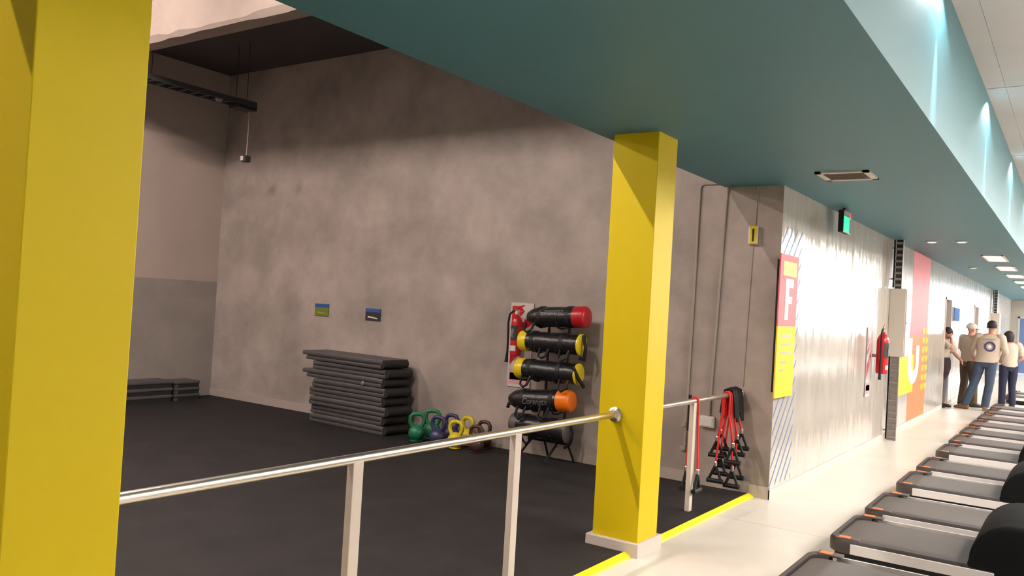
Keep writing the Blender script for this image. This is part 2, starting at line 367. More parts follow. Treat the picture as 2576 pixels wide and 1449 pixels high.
# ------------------------------------------------------------------ pillars and railing
def pillar(x0, x1, y0, y1, label):
    t = thing('pillar', ((x0+x1)/2, (y0+y1)/2, 0), label, 'pillar')
    obj('shaft', B((x0, y0, 0.0), (x1, y1, ZC+0.02)), m_yel, t, bevel=0.004)
    obj('plinth', MB().box((x0-0.032, y0-0.034, -0.01), (x1+0.022, y1+0.034, 0.088)), m_plin, t, bevel=0.004)
pillar(-2.60, -2.275, 4.845, 5.14, 'yellow square pillar where two handrails meet')
pillar(-2.60, -2.275, 1.030, 1.350, 'yellow square pillar rising at the near end of the long handrail')
RX, RZ, RR = -2.479, 0.885, 0.0215
def railing(y0, y1, posts, label, flanges):
    t = thing('handrail', (RX, (y0+y1)/2, RUB), label, 'handrail', 'steel handrails')
    obj('rail', MB().tube([(RX, y0, RZ), (RX, y1, RZ)], RR, 20), m_steel, t, smooth=True)
    for y in posts:
        p = obj('post', MB().box((RX-0.019, y-0.030, RUB), (RX+0.019, y+0.030, RZ-0.012)), m_post, t, bevel=0.003)
    for y, s in flanges:
        f = obj('flange', MB().lathe([(0.050, 0), (0.050, 0.010), (0.044, 0.016), (0.030, 0.020), (0.028, 0.045)] if s > 0 else [(0.028, -0.045), (0.030, -0.020), (0.044, -0.016), (0.050, -0.010), (0.050, 0)], (RX, y, RZ), 24, 'y'), m_steel, t, smooth=True)
        for k in range(3):
            a = k*2.1+0.5; obj('bolt', MB().lathe([(0.006, 0), (0.006, s*0.020), (0.003, s*0.022)], (RX+0.038*math.sin(a), y, RZ+0.038*math.cos(a)), 8, 'y'), m_galv, f)
railing(1.350, 4.845, (2.503, 3.697), 'long brushed steel handrail between the yellow pillars on two cream posts', ((1.350, 1), (4.845, -1)))
railing(5.14, BW, (6.17,), 'short brushed steel handrail ending at the concrete wall where bands hang', ((5.14, 1), (BW, -1)))

# ------------------------------------------------------------------ back wall: conduits, boxes, signs
def sharp(pts, o): return pts
c1 = thing('conduit', (-2.94, BW, RUB), 'thin vertical conduit with a bend under the teal ceiling and two small clamps', 'conduit')
obj('pipe', MB().tube([(-2.72, BW-0.014, 2.765), (-2.90, BW-0.014, 2.765), (-2.925, BW-0.014, 2.75), (-2.935, BW-0.014, 2.72), (-2.951, BW-0.014, 0.62), (-2.951, BW-0.014, 0.36)], 0.011, 10), m_cond, c1, smooth=True)
for z in (0.55, 0.33): obj('clamp_box', B((-2.985, BW-0.035, z-0.02), (-2.945, BW-0.002, z+0.02)), m_cond, c1, bevel=0.004)
c2 = thing('conduit', (-2.70, BW, 0.6), 'straight vertical conduit dropping into a white socket box', 'conduit')
obj('pipe', MB().tube([(-2.675, BW-0.014, ZC+0.003), (-2.736, BW-0.014, 0.62)], 0.011, 10), m_cond, c2, smooth=True)
obj('collar', MB().tube([(-2.7345, BW-0.014, 0.68), (-2.736, BW-0.014, 0.64)], 0.016, 10), m_cond, c2)
sb = thing('socket_box', (-2.745, BW, 0.6), 'small white socket box on the concrete wall', 'socket box')
obj('box', B((-2.812, BW-0.045, 0.553), (-2.678, BW, 0.652)), m_white, sb, bevel=0.005); obj('cover', B((-2.80, BW-0.052, 0.565), (-2.69, BW-0.044, 0.640)), m_white, sb, bevel=0.003)
sw = thing('alarm_point', (-2.413, BW, 2.21), 'small cream and yellow alarm box high on the concrete wall', 'alarm box')
obj('case', B((-2.452, BW-0.045, 2.212), (-2.378, BW, 2.372)), m_white, sw, bevel=0.003); obj('front', B((-2.436, BW-0.052, 2.214), (-2.377, BW-0.044, 2.370)), m_yelv, sw); obj('slot', B((-2.414, BW-0.055, 2.235), (-2.398, BW-0.051, 2.345)), m_blk, sw)
obj('cable', MB().tube([(-2.405, BW-0.005, 2.372), (-2.400, BW-0.005, ZC)], 0.004, 6).tube([(-2.415, BW-0.004, 2.21), (-2.44, BW-0.004, 0.95)], 0.003, 6), m_cond, sw)
for nm, (a, b), cm, lab in (('g', ((795, 763), (827, 796)), mat('green_sign', (0.16, 0.19, 0.018), 0.5), 'small square wall sign, blue over olive green, left above the tall mat stack'), ('d', ((922, 775), (957, 808)), mat('dark_sign', (0.030, 0.022, 0.030), 0.5), 'small square wall sign, blue over near-black, above the tall mat stack')):
    p, q = ony(*a, BW), ony(*b, BW)
    t = thing('wall_sign', ((p.x+q.x)/2, BW, q.z), lab, 'sign', 'small square wall signs'); zm = p.z-(p.z-q.z)*0.30
    obj('plate', B((p.x, BW-0.012, q.z), (q.x, BW, zm)), cm, t); obj('header', B((p.x, BW-0.013, zm), (q.x, BW, p.z)), mat('sign_blue_'+nm, (0.02, 0.09, 0.30), 0.5), t)
    zc = q.z+(zm-q.z)*0.42; cx = (p.x+q.x)/2; w2 = (q.x-p.x)*0.33
    obj('print', MB().prism([(-w2, 0.008), (w2*0.2, 0.002), (w2, -0.012), (w2, -0.022), (0, -0.014), (-w2, -0.010)], (cx, BW-0.0125, zc), (1,0,0), (0,0,1), (0, -0.0012, 0)), m_print if nm == 'd' else mat('olive_print', (0.28, 0.30, 0.10), 0.6), t)
# fire extinguishers with their board signs
def extinguisher(p, n, u, label, s=1.0):
    # p: base centre, n: away from wall, u: along wall to the picture's right
    p, n, u = Vector(p), Vector(n), Vector(u); z = Vector((0,0,1))
    t = thing('fire_extinguisher', p, label, 'fire extinguisher')
    obj('cylinder', MB().lathe([(0.050*s, 0), (0.066*s, 0.012), (0.068*s, 0.05), (0.068*s, 0.33*s+0.06), (0.060*s, 0.37*s+0.06), (0.040*s, 0.405*s+0.06), (0.022*s, 0.42*s+0.06), (0.022*s, 0.44*s+0.06)], p, 24), m_red, t, smooth=True)
    h0 = 0.44*s+0.05
    v = obj('valve', MB().lathe([(0.020, 0), (0.024, 0.02), (0.024, 0.045), (0.012, 0.055)], p+z*h0, 12), m_steel, t)
    obj('lever', MB().tube([p+z*(h0+0.05)-u*0.02, p+z*(h0+0.085)+u*0.03, p+z*(h0+0.10)+u*0.085], 0.008, 8).tube([p+z*(h0+0.02), p+z*(h0+0.035)+u*0.08], 0.007, 8), m_red, v)
    obj('gauge', MB().lathe([(0.014, 0), (0.016, 0.006), (0.012, 0.010)], p+z*(h0+0.02)+n*0.024, 12, 'y' if abs(n.y) > 0.5 else 'x'), m_white, v)
    lb = MB(); seg = 12
    for z0, z1, a0, a1, mm, nm in ((0.19*s, 0.37*s, -1.15, 0.75, m_label, 'label'), (0.055, 0.11, -0.8, 0.6, m_print, 'label')):
        mb = MB(); vs = []
        for k in range(seg+1):
            a = a0+(a1-a0)*k/seg; d = n*math.cos(a)+u*math.sin(a)
            vs += [p+d*0.0695*s+z*z0, p+d*0.0695*s+z*z1]
        mb.add(vs, [(2*k, 2*k+2, 2*k+3, 2*k+1) for k in range(seg)]); l = obj(nm, mb, mm, t)
        if mm is m_label:
            d = (n+u*-0.2).normalized()
            obj('print', MB().prism([(-0.02, 0.02), (0.0, 0.05), (0.025, 0.03), (0.005, -0.02), (0.02, -0.05), (-0.015, -0.04)], p+d*0.071*s+z*(0.28*s), u, z, d*0.0012), m_prints, l)
    obj('hose', MB().tube([p+z*(h0+0.03), p+z*(h0+0.04)-u*0.05, p+z*(h0)-u*0.095, p+z*(h0-0.08)-u*0.108, p+z*(0.12)-u*0.100, p+z*(-0.02)-u*0.102], [0.011]*5+[0.011], 10), m_blk, t, smooth=True)
    obj('nozzle', MB().tube([p+z*0.03-u*0.102, p+z*(-0.07)-u*0.108], [0.012, 0.020], 10), m_blk, t)
    obj('bracket', MB().box((-0.03, -0.03, 0.2), (0.03, 0.03, 0.24), Matrix.Translation(p-n*0.085)), m_galv, t)
    return t
def ext_board(o, u, n, w, hgt, label):
    o, u, n = Vector(o), Vector(u), Vector(n); z = Vector((0,0,1))
    t = thing('extinguisher_board', o, label, 'sign')
    obj('plate', MB().prism([(0,0), (w,0), (w,hgt), (0,hgt)], o, u, z, n*0.006), mat('board_white', (0.56, 0.50, 0.50), 0.6), t)
    def pr(pts, m_, nm='stripe'): obj(nm, MB().prism([(a*w, b*hgt) for a, b in pts], o+n*0.006, u, z, n*0.002), m_, t)
    pr([(0.06, 0.72), (0.06, 0.96), (0.45, 0.96), (0.62, 0.90)], m_red); pr([(0.06, 0.60), (0.06, 0.66), (0.94, 0.86), (0.94, 0.74)], m_red)
    pr([(0.06, 0.26), (0.06, 0.46), (0.94, 0.66), (0.94, 0.54)], m_red)
    pr([(0.06, 0.035), (0.94, 0.035), (0.94, 0.20), (0.06, 0.20)], mat('pink_band', (0.60, 0.30, 0.32), 0.5), 'band'); pr([(0.10, 0.085), (0.90, 0.085), (0.90, 0.165), (0.10, 0.165)], m_wpr, 'band')
    # the number strip under the board: short dark digit-like print
    for k in range(4): pr([(0.18+0.09*k, 0.10), (0.20+0.09*k, 0.10), (0.245+0.09*k, 0.15), (0.225+0.09*k, 0.15)], m_prints, 'print')
pa, pb = ony(1290, 762, BW), ony(1282, 975, BW)
ext_board((-4.975, BW-0.006, 0.69), (1,0,0), (0,-1,0), 0.285, 0.885, 'red and white striped extinguisher board behind the black weight bags')
extinguisher((-4.815, BW-0.125, 1.02), (0,-1,0), (1,0,0), 'red fire extinguisher with black hose on the concrete wall beside the weight bags', 0.86)
ext_board((XW+0.006, 10.86, 0.66), (0,1,0), (1,0,0), 0.26, 0.86, 'red and white extinguisher board on the glossy corridor wall')
extinguisher((XW+0.14, 11.12, 0.95), (1,0,0), (0,1,0), 'red fire extinguisher on the glossy corridor wall before the cream cabinet', 1.05)

# ------------------------------------------------------------------ cable tray and pendant over the rubber floor
TX, TZ = -8.55, 3.80
t = thing('cable_tray', (TX, 5.5, TZ), 'dark hanging cable tray below the room ceiling', 'cable tray')
obj('side_rail', B((TX-0.11, 4.9, TZ-0.02), (TX-0.10, 6.44, TZ+0.04)), m_gdark, t); obj('side_rail', B((TX+0.10, 4.9, TZ-0.02), (TX+0.11, 6.44, TZ+0.04)), m_gdark, t)
for k in range(11): obj('rung', B((TX-0.105, 4.95+k*0.14, TZ-0.018), (TX+0.105, 4.975+k*0.14, TZ-0.008)), m_gdark, t)
for y in (5.05, 6.3):
    for s in (-1, 1): obj('hanger_rod', MB().tube([(TX+s*0.105, y, TZ), (TX+s*0.105, y, ZR)], 0.005, 6), m_gdark, t)
obj('cable_bundle', MB().tube([(TX, 4.9, TZ+0.01), (TX+0.02, 5.6, TZ+0.012), (TX-0.01, 6.40, TZ+0.012)], 0.03, 8, flat=0.5), m_blk, t)
obj('end_box', B((TX-0.10, 6.20, TZ-0.06), (TX+0.10, 6.46, TZ+0.05)), m_blk, t, bevel=0.006)
obj('junction', MB().lathe([(0.03, -0.06), (0.045, -0.04), (0.045, 0.03), (0.02, 0.04)], (TX+0.02, 5.97, TZ+0.02), 12), m_galv, t)
t = thing('pendant_sensor', (TX, 6.42, 3.12), 'small square sensor hanging by a cord from the cable tray', 'sensor')
obj('cord', MB().tube([(TX, 6.42, TZ-0.05), (TX+0.008, 6.42, 3.5), (TX, 6.42, 3.18)], 0.006, 6), m_cond, t)
obj('case', MB().box((TX-0.04, 6.37, 3.11), (TX+0.045, 6.46, 3.19)), m_gdark, t, bevel=0.012); obj('face', B((TX-0.035, 6.362, 3.125), (TX+0.012, 6.372, 3.178)), m_print, t)

# ------------------------------------------------------------------ tall stack of folded mats
ORD = ['topmost', 'second from the top', 'third from the top', 'fourth from the top', 'fifth from the top', 'sixth from the top', 'seventh from the top', 'lowest']
SX, SY = -6.90, 6.934
rnd = random.Random(11)
def slab_mesh(L, D, z0, z1, sag, rr_=0.02, mtx=None):
    mb = MB(); nx = 14; vs = []; fs = []
    sec = [(-D/2+rr_*0.3, 0), (D/2-rr_*0.3, 0), (D/2, rr_), (D/2, (z1-z0)-rr_*0.6), (D/2-rr_*0.5, z1-z0), (-D/2+rr_*0.5, z1-z0), (-D/2, (z1-z0)-rr_*0.6), (-D/2, rr_*0.5)]
    for i in range(nx+1):
        x = -L/2+L*i/nx; e = (abs(2*i/nx-1))**6
        dz_ = -sag*e
        for y, z in sec: vs.append((x, y, z0+z+dz_))
    for i in range(nx):
        for k in range(8): a = i*8+k; b = i*8+(k+1)%8; fs.append((a, b, b+8, a+8))
    fs += [tuple(range(8))[::-1], tuple(range(nx*8, nx*8+8))]
    if mtx: vs = [mtx @ Vector(v) for v in vs]
    return mb.add(vs, fs)
NM = 8; th = 0.104
for i in range(NM):
    z0 = RUB + i*th; top = NM-1-i
    dx = [0.02, 0.0, 0.03, -0.02, 0.03, -0.06, 0.01, -0.07][i]; dy = [0.0, 0.012, -0.012, 0.008, -0.005, 0.004, 0.012, -0.008][i]; rz = R([-3.0, -3.6, -2.4, -3.4, -2.8, -3.8, -2.6, -3.6][i])
    L = [1.25, 1.22, 1.27, 1.24, 1.21, 1.30, 1.22, 1.30][i]
    t = thing('folded_mat', (SX+dx, SY+dy, z0), 'charcoal folding mat, %s of the tall stack against the concrete wall' % ORD[top], 'gym mat', 'folded mats of the tall stack', rz=rz, local=True)
    obj('panel', slab_mesh(L, 0.40, 0.002, 0.050, 0.0), m_mat, t, smooth=True)
    obj('panel', slab_mesh(L+(0.10 if i in (5, 7) else 0.0)*1.0, 0.395, 0.053, 0.102, 0.006 if i < 7 else 0.0, mtx=Matrix.Translation((-0.03 if i in (5, 7) else 0.012*rnd.uniform(-1, 1), 0.004*rnd.uniform(-1, 1), 0))), m_mat, t, smooth=True)
    # black fabric hinge wrapping the fold at the picture's right end, and a corner tab
    obj('hinge', MB().tube([(L/2+0.004, -0.185, 0.052), (L/2+0.006, 0.185, 0.052)], 0.049, 12, flat=None), m_matd, t, smooth=True)
    obj('binding', MB().box((-L/2+0.03, -0.206, 0.0485), (L/2-0.02, -0.192, 0.0545)), m_matd, t)
    if i in (2, 4, 6): obj('grip_tab', MB().tube([(-L/2+0.01, -0.15, 0.05), (-L/2-0.05, -0.15, 0.042), (-L/2-0.06, -0.15, 0.022), (-L/2+0.01, -0.15, 0.024)], 0.010, 8), m_matd, t)
    if i == 5: obj('eyelet', MB().lathe([(0.018, 0), (0.026, -0.006), (0.018, -0.010)], (0.36, -0.203, 0.025), 14, 'y'), m_galv, t)
# low stacks of step platforms along the left wall
def platform(y0, y1, z0, hgt, x0, x1, label):
    t = thing('step_platform', ((x0+x1)/2, (y0+y1)/2, z0), label, 'step platform', 'step platforms at the left wall')
    body = [(x0, y0), (x1, y0), (x1, y1), (x0, y1)]
    obj('deck', MB().box((x0, y0, z0+hgt*0.55), (x1, y1, z0+hgt)), m_mat, t, bevel=0.012)
    obj('skirt', MB().loft([(((x0+x1)/2, (y0+y1)/2, z0+hgt*0.56), ((x1-x0)*0.62, 0, 0), (0, (y1-y0)*0.62, 0)), (((x0+x1)/2, (y0+y1)/2, z0), ((x1-x0)*0.66, 0, 0), (0, (y1-y0)*0.66, 0))], 4) if False else MB().box((x0+0.012, y0+0.012, z0), (x1-0.012, y1-0.012, z0+hgt*0.56)), m_matd, t)
    obj('corner_foot', B((x1-0.05, y0+0.004, z0+0.0), (x1-0.002, y0+0.05, z0+hgt*0.5)), m_gryv, t)
names3 = ['bottom', 'middle', 'top']
for k in range(3):
    platform(6.42, 6.80, RUB+k*0.085, 0.085, XL+0.03, XL+0.34, 'short dark step platform, %s of the low stack nearer the room corner' % names3[k])
    platform(5.55, 6.38, RUB+k*0.092, 0.092, XL+0.02, XL+0.36, 'long dark step platform, %s of the low stack behind the yellow pillar' % names3[k])

# ------------------------------------------------------------------ kettlebells
def kettlebell(x, y, m, s, rz, label):
    t = thing('kettlebell', (x, y, RUB), label, 'kettlebell', 'kettlebells by the concrete wall', rz=rz, local=True)
    r = 0.085*s
    prof = [(0.045*s, 0.0), (0.065*s, 0.006)] + [(r*math.cos(a), r*0.98+r*math.sin(a)) for a in [R(-55+14*k) for k in range(11)]]
    obj('bell', MB().lathe(prof, (0, 0, 0), 24), m, t, smooth=True)
    h = 0.165*s; w = 0.071*s
    obj('handle', MB().tube([(-0.045*s, 0, h-0.025), (-w, 0, h+0.03), (-w*0.98, 0, h+0.075*s), (-w*0.7, 0, h+0.105*s), (0, 0, h+0.115*s), (w*0.7, 0, h+0.105*s), (w*0.98, 0, h+0.075*s), (w, 0, h+0.03), (0.045*s, 0, h-0.025)], [0.0205*s]*9, 12), m, t, smooth=True)
mk = {'green': mat('green_kettlebell', (0.008, 0.14, 0.060), 0.4), 'navy': mat('navy_kettlebell', (0.030, 0.028, 0.095), 0.4), 'yellow': mat('yellow_kettlebell', (0.62, 0.48, 0.012), 0.4), 'brown': mat('maroon_kettlebell', (0.060, 0.022, 0.022), 0.4)}
for (c, px, s) in (('green', 1048, 1.0), ('navy', 1102, 1.0), ('yellow', 1147, 0.95), ('brown', 1199, 0.9)):
    x = ony(px, 1085, 6.78).x
    kettlebell(x, 6.78, mk[c], s*1.05, R({'green': 38, 'navy': 6, 'yellow': 12, 'brown': 10}[c]), '%s kettlebell in the front row, away from the concrete wall' % {'brown': 'maroon brown', 'navy': 'navy blue'}.get(c, c))
for (c, px, s) in (('green', 1088, 1.05), ('navy', 1137, 1.0), ('yellow', 1178, 1.0), ('brown', 1220, 0.95)):
    x = ony(px, 1060, 7.03).x
    kettlebell(x, 7.03, mk[c], s*1.05, R({'green': 25, 'navy': 5, 'yellow': -8, 'brown': 0}[c]), '%s kettlebell in the rear row, close to the concrete wall' % {'brown': 'maroon brown', 'navy': 'navy blue'}.get(c, c))

# ------------------------------------------------------------------ weight bag rack and bags
RXc, RY = -4.30, 7.02
t = thing('bag_rack', (RXc, RY, RUB), 'black metal rack on four splayed legs carrying weight bags', 'rack')
for x in (-4.42, -4.18): obj('upright', MB().tube([(x, RY+0.06, 0.20), (x, RY+0.06, 1.36)], 0.014, 10), m_blkm, t)
for z in (1.346, 1.094, 0.811, 0.510, 0.248):
    for x in (-4.42, -4.18):
        obj('cradle', MB().tube([(x, RY+0.06, z+0.06), (x, RY+0.03, z+0.012), (x, RY-0.10, z-0.004), (x, RY-0.17, z+0.012), (x, RY-0.205, z+0.06)], 0.010, 8), m_blkm, t, smooth=True)
    obj('crossbar', MB().tube([(-4.42, RY+0.06, z+0.03), (-4.18, RY+0.06, z+0.03)], 0.011, 8), m_blkm, t)
obj('base_bar', MB().tube([(-4.58, RY+0.06, 0.205), (-4.10, RY+0.06, 0.205)], 0.014, 8), m_blkm, t)
for x, xo, y in ((-4.55, -0.04, -0.20), (-4.40, 0.02, 0.14), (-4.24, -0.02, -0.20), (-4.13, 0.05, 0.14)):
    obj('leg', MB().tube([(x, RY+0.06, 0.21), (x+xo, RY+(0.12 if y > 0 else y*0.75), RUB)], 0.012, 8), m_blkm, t)
def bag(pL, pR, r, capm, caps, label, textz=None, straps=(), y=6.93):
    a, b = Vector(pL), Vector(pR); d = (b-a).normalized(); Ln = (b-a).length
    t = thing('weight_bag', (a+b)/2-Vector((0,0,r)), label, 'weight bag', 'weight bags on the rack')
    z = Vector((0,0,1)); y_ = Vector((0,1,0)); u = (z - d*z.dot(d)).normalized(); v = d.cross(u)
    cl = caps[0]; cr = caps[1]
    n = 16; rings = []
    r3 = random.Random(int(pL[2]*100))
    for i in range(n+1):
        s = cl*0.6 + (Ln-cl*0.6-cr*0.6)*i/n; e = min(1.0, (min(i, n-i)+0.6)/1.6); q0 = (0.90+0.10*e) if (cl or i > 4) else (0.52, 0.74, 0.90, 0.97, 1.0)[i]
        q = r*q0*(1+0.02*r3.uniform(-1, 1)); rings.append((a+d*s, u*q*0.98, v*q))
    obj('body', MB().loft(rings, 22), m_blkv, t, smooth=True)
    for side, on in ((0, caps[0]), (1, caps[1])):
        if not on: continue
        o_ = a if side == 0 else b; dd = d if side == 0 else -d; Lc = caps[side]
        obj('end_cap', MB().loft([(o_+dd*0.0, u*r*0.70, v*r*0.70), (o_+dd*min(0.012, Lc*0.3), u*r*0.95, v*r*0.95), (o_+dd*min(0.03, Lc*0.6), u*r*1.03, v*r*1.03), (o_+dd*Lc, u*r*1.02, v*r*1.02)], 22), capm, t, smooth=True)
    for f in (0.25, 0.72):
        obj('strap_band', MB().loft([(a+d*(Ln*f-0.022), u*(r+0.004), v*(r+0.004)), (a+d*(Ln*f+0.022), u*(r+0.004), v*(r+0.004))], 22), m_blk, t)
    for f, dz_, dy_ in straps:
        c = a+d*(Ln*f); obj('handle', MB().tube([c+d*-0.05+u*(-r*0.6)+Vector((0,-r*0.75,0)), c+d*-0.040+Vector((0,dy_*0.96,-r-dz_*0.6)), c+Vector((0,dy_,-r-dz_)), c+d*0.040+Vector((0,dy_*0.96,-r-dz_*0.6)), c+d*0.05+u*(-r*0.6)+Vector((0,-r*0.75,0))], 0.013, 8), m_blk, t, smooth=True)
    return t, a, b, d, u
def script(t, a, b, f0, f1, r, z_ang, m_, size):
    # lettering wrapped round the bag: along its axis and over its curve
    d = b-a; Ln = d.length; d = d.normalized()
    flat = text_mb('Corength', 1.0, (0,0,0), (1,0,0), (0,1,0), (0,0,1), 0.0, 0.25)
    xs = [v[0] for v in flat.v]; x0, x1 = min(xs), max(xs); k = Ln*(f1-f0)/(x1-x0)
    mb = MB(); vs = []
    for x, y, _ in flat.v:
        an = z_ang + y*size/r; vs.append(a+d*(Ln*f0+(x-x0)*k)+Vector((0, -math.cos(an), math.sin(an)))*(r*1.02+0.003))
    obj('print', mb.add(vs, flat.f), m_, t)
r_ = 0.103
yb = 6.945
def bx(px, py): return ony(px, py, yb)
t_, a_, b_, d_, u_ = bag(bx(1332, 797), bx(1480, 798), r_, m_redv, (0, 0.135), 'black weight bag with a red end cap, highest on the rack', straps=((0.09, 0.05, -0.125),)); script(t_, a_, b_, 0.27, 0.66, r_, 0.55, m_prints, 0.075)
t_, a_, b_, d_, u_ = bag(bx(1311, 856), bx(1466, 868), r_, m_yelv, (0.11, 0.022), 'black weight bag with yellow ends, just below the red capped bag', straps=((0.78, 0.06, -0.125), (0.46, 0.05, -0.125)))
obj('end_strap', MB().tube([b_+u_*0.09+d_*0.005, b_+d_*0.05+Vector((0,-0.03,-0.02)), b_+d_*0.02-u_*0.15, b_-d_*0.03-u_*0.13], 0.018, 8), m_blk, t_, smooth=True)
t_, a_, b_, d_, u_ = bag(bx(1302, 925), bx(1459, 942), r_, m_yelv, (0.11, 0.022), 'black weight bag with yellow ends, just above the orange capped bag', straps=((0.22, 0.07, -0.125), (0.82, 0.07, -0.125)))
obj('end_strap', MB().tube([b_+u_*0.07-d_*0.03+Vector((0,-0.09,0)), b_+d_*0.02+Vector((0,-0.07,-0.03)), b_+d_*0.05-u_*0.12], 0.018, 8), m_blk, t_, smooth=True)
t_, a_, b_, d_, u_ = bag(bx(1286, 1003), bx(1441, 1010), r_*1.03, m_orgv, (0, 0.145), 'black weight bag with an orange end cap on the rack', straps=((0.25, 0.08, -0.130), (0.62, 0.08, -0.130))); script(t_, a_, b_, 0.29, 0.68, r_*1.03, -0.10, m_prints, 0.085)
obj('end_strap', MB().tube([a_+d_*0.05-u_*0.04, a_-d_*0.03-u_*0.05, a_-d_*0.045-u_*0.09], 0.018, 8), m_blk, t_, smooth=True)
t_, a_, b_, d_, u_ = bag(bx(1290, 1062), bx(1433, 1088), r_*1.05, m_gryv, (0.10, 0.022), 'black weight bag with grey ends, lowest on the rack', straps=((0.30, 0.07, -0.05),))
obj('end_strap', MB().tube([b_+u_*0.08+d_*0.01, b_+d_*0.035, b_+d_*0.02-u_*0.10, b_-d_*0.05-u_*0.16], 0.014, 8), m_blk, t_, smooth=True)

# ------------------------------------------------------------------ resistance bands on the short rail
def band(y, zl, zr, label, dxl=-0.05, dxr=0.05, sl=0.35, sr=0.15, hx=0):
    t = thing('resistance_band', (RX, y, RZ), label, 'resistance band', 'red resistance bands on the short handrail')
    q = RR+0.009
    xl, xr = RX-q, RX+q
    path = [(xl+dxl*0.5, y, zl), (xl, y, RZ-0.15), (xl, y, RZ), (RX-q*0.7, y, RZ+q*0.7), (RX, y, RZ+q), (RX+q*0.7, y, RZ+q*0.7), (xr, y, RZ), (xr, y, RZ-0.15), (xr+dxr*0.5, y, zr)]
    obj('tube', MB().tube(path, 0.0085, 10), m_redb, t, smooth=True)
    for (ex, ey, ez, sl_) in ((xl+dxl*0.5, y, zl, sl), (xr+dxr*0.5, y, zr, sr)):
        obj('ring', MB().lathe([(0.011, -0.028), (0.014, -0.02), (0.014, 0.012), (0.010, 0.02)], (ex, ey, ez), 10), m_steel, t)
        wx, wy = (0.058, 0.0) if hx else (0.0, 0.058); gx, gy = (0.070, 0.0) if hx else (0.0, 0.070)
        hd = obj('handle_strap', MB().tube([(ex, ey, ez-0.015), (ex-wx, ey-wy, ez-0.145)], 0.0125, 8).tube([(ex, ey, ez-0.015), (ex+wx, ey+wy, ez-0.145)], 0.0125, 8), m_blk, t)
        obj('grip', MB().tube([(ex-gx, ey-gy, ez-0.147), (ex+gx, ey+gy, ez-0.147)], 0.020, 12), m_blk, hd, smooth=True)
        if sl_: obj('sleeve', MB().tube([(ex+(0.003 if ex < RX else -0.003), ey, ez+sl_+0.06), (ex+(0.002 if ex < RX else -0.002), ey, ez+0.30 if sl_ > 0.5 else ez+sl_*0.4)], 0.0135, 10), m_blk, t, smooth=True)
band(6.20, 0.345, 0.335, 'single red resistance band slung over the short handrail beside its cream post', -0.03, 0.04, 0.52, 0.0)
hang = [(6.90, 0.29, 0.47), (6.95, 0.50, 0.26), (7.00, 0.34, 0.53), (7.05, 0.55, 0.32), (7.10, 0.39, 0.57)]
for i, (y, a, b) in enumerate(hang):
    band(y, a, b, 'red resistance band with black handles in the bunch on the rail end', -0.07-0.03*(i % 2), 0.07+0.03*((i+1) % 2), 0.0, 0.0, 1)
bh = thing('strap_bundle', (RX, 6.97, RZ), 'black strap bundle wrapped over the rail end above the bands', 'strap')
for i in range(5):
    y = 6.97+0.042*i; q = RR+0.029+0.004*(i % 2)
    pts = [(RX-q*1.25, y-0.01, RZ-0.16-0.03*(i % 3)), (RX-q, y, RZ-0.02), (RX-q*0.75, y, RZ+q*0.7), (RX, y, RZ+q), (RX+q*0.75, y, RZ+q*0.7), (RX+q, y, RZ-0.02), (RX+q*1.25, y+0.012, RZ-0.15-0.04*((i+1) % 3))]
    obj('strap', MB().tube(pts, 0.024, 10, flat=0.55), m_blk, bh, smooth=True)

# ------------------------------------------------------------------ corridor wall: sign F, stripes, exit, cabinets, banner
SXF = XW+0.045
def P(px, py, x=XW): return onx(px, py, x)
y0, y1 = onx(1966, 640, SXF).y, onx(2010, 652, SXF).y; print('F', y0, y1); zt, zb = 2.13, 0.885; zs = 1.505
t = thing('door_sign', (XW, (y0+y1)/2, zb), 'tall red and yellow panel sign with a white letter F on striped wall', 'sign')
obj('panel', B((SXF-0.012, y0, zs), (SXF, y1, zt)), m_glarered, t); obj('panel', B((SXF-0.012, y0, zb), (SXF, y1, zs)), m_ypr, t)
obj('mount', B((XW, y0+0.05, zb+0.05), (SXF-0.012, y0+0.10, zt-0.05)), m_blk, t); obj('mount', B((XW, y1-0.10, zb+0.05), (SXF-0.012, y1-0.05, zt-0.05)), m_blk, t)
obj('tab', MB().prism([(0.08, 0), (y1-y0-0.05, 0), (y1-y0-0.05, 0.125), (0.08, 0.125), (0.08, -0.03)], (SXF, y0, 1.945), (0,1,0), (0,0,1), (0.002, 0, 0)), m_ytab, t)
obj('letter', MB().prism([(0, 0), (0.095, 0), (0.095, 0.145), (0.20, 0.145), (0.20, 0.205), (0.095, 0.205), (0.095, 0.285), (0.225, 0.285), (0.225, 0.36), (0, 0.36)], (SXF, y0+0.17, 1.56), (0,1,0), (0,0,1), (0.003, 0, 0)), m_wpr, t)
for k, (z, w) in enumerate(((1.42, 0.28), (1.345, 0.30), (1.27, 0.34), (1.19, 0.17), (1.12, 0.10))):
    obj('print', B((SXF, y0+0.12, z-0.010), (SXF+0.0015, y0+0.12+w, z+0.010)), m_stk if False else mat('grey_print_%d' % k, (0.36, 0.34, 0.33), 0.5), t)
obj('print', B((SXF+0.002, y0+0.24, 1.992), (SXF+0.0035, y0+0.38, 2.012)), mat('ochre_print', (0.62, 0.33, 0.12), 0.5), t)
t = thing('striped_wall_graphic', (XW, 7.5, 0.1), 'blue diagonal stripes printed on the wall behind the letter sign', 'wall graphic')
za, zb2, ya, yb2 = 0.10, 2.36, 7.215, 7.83
k = 0; n_st = 30
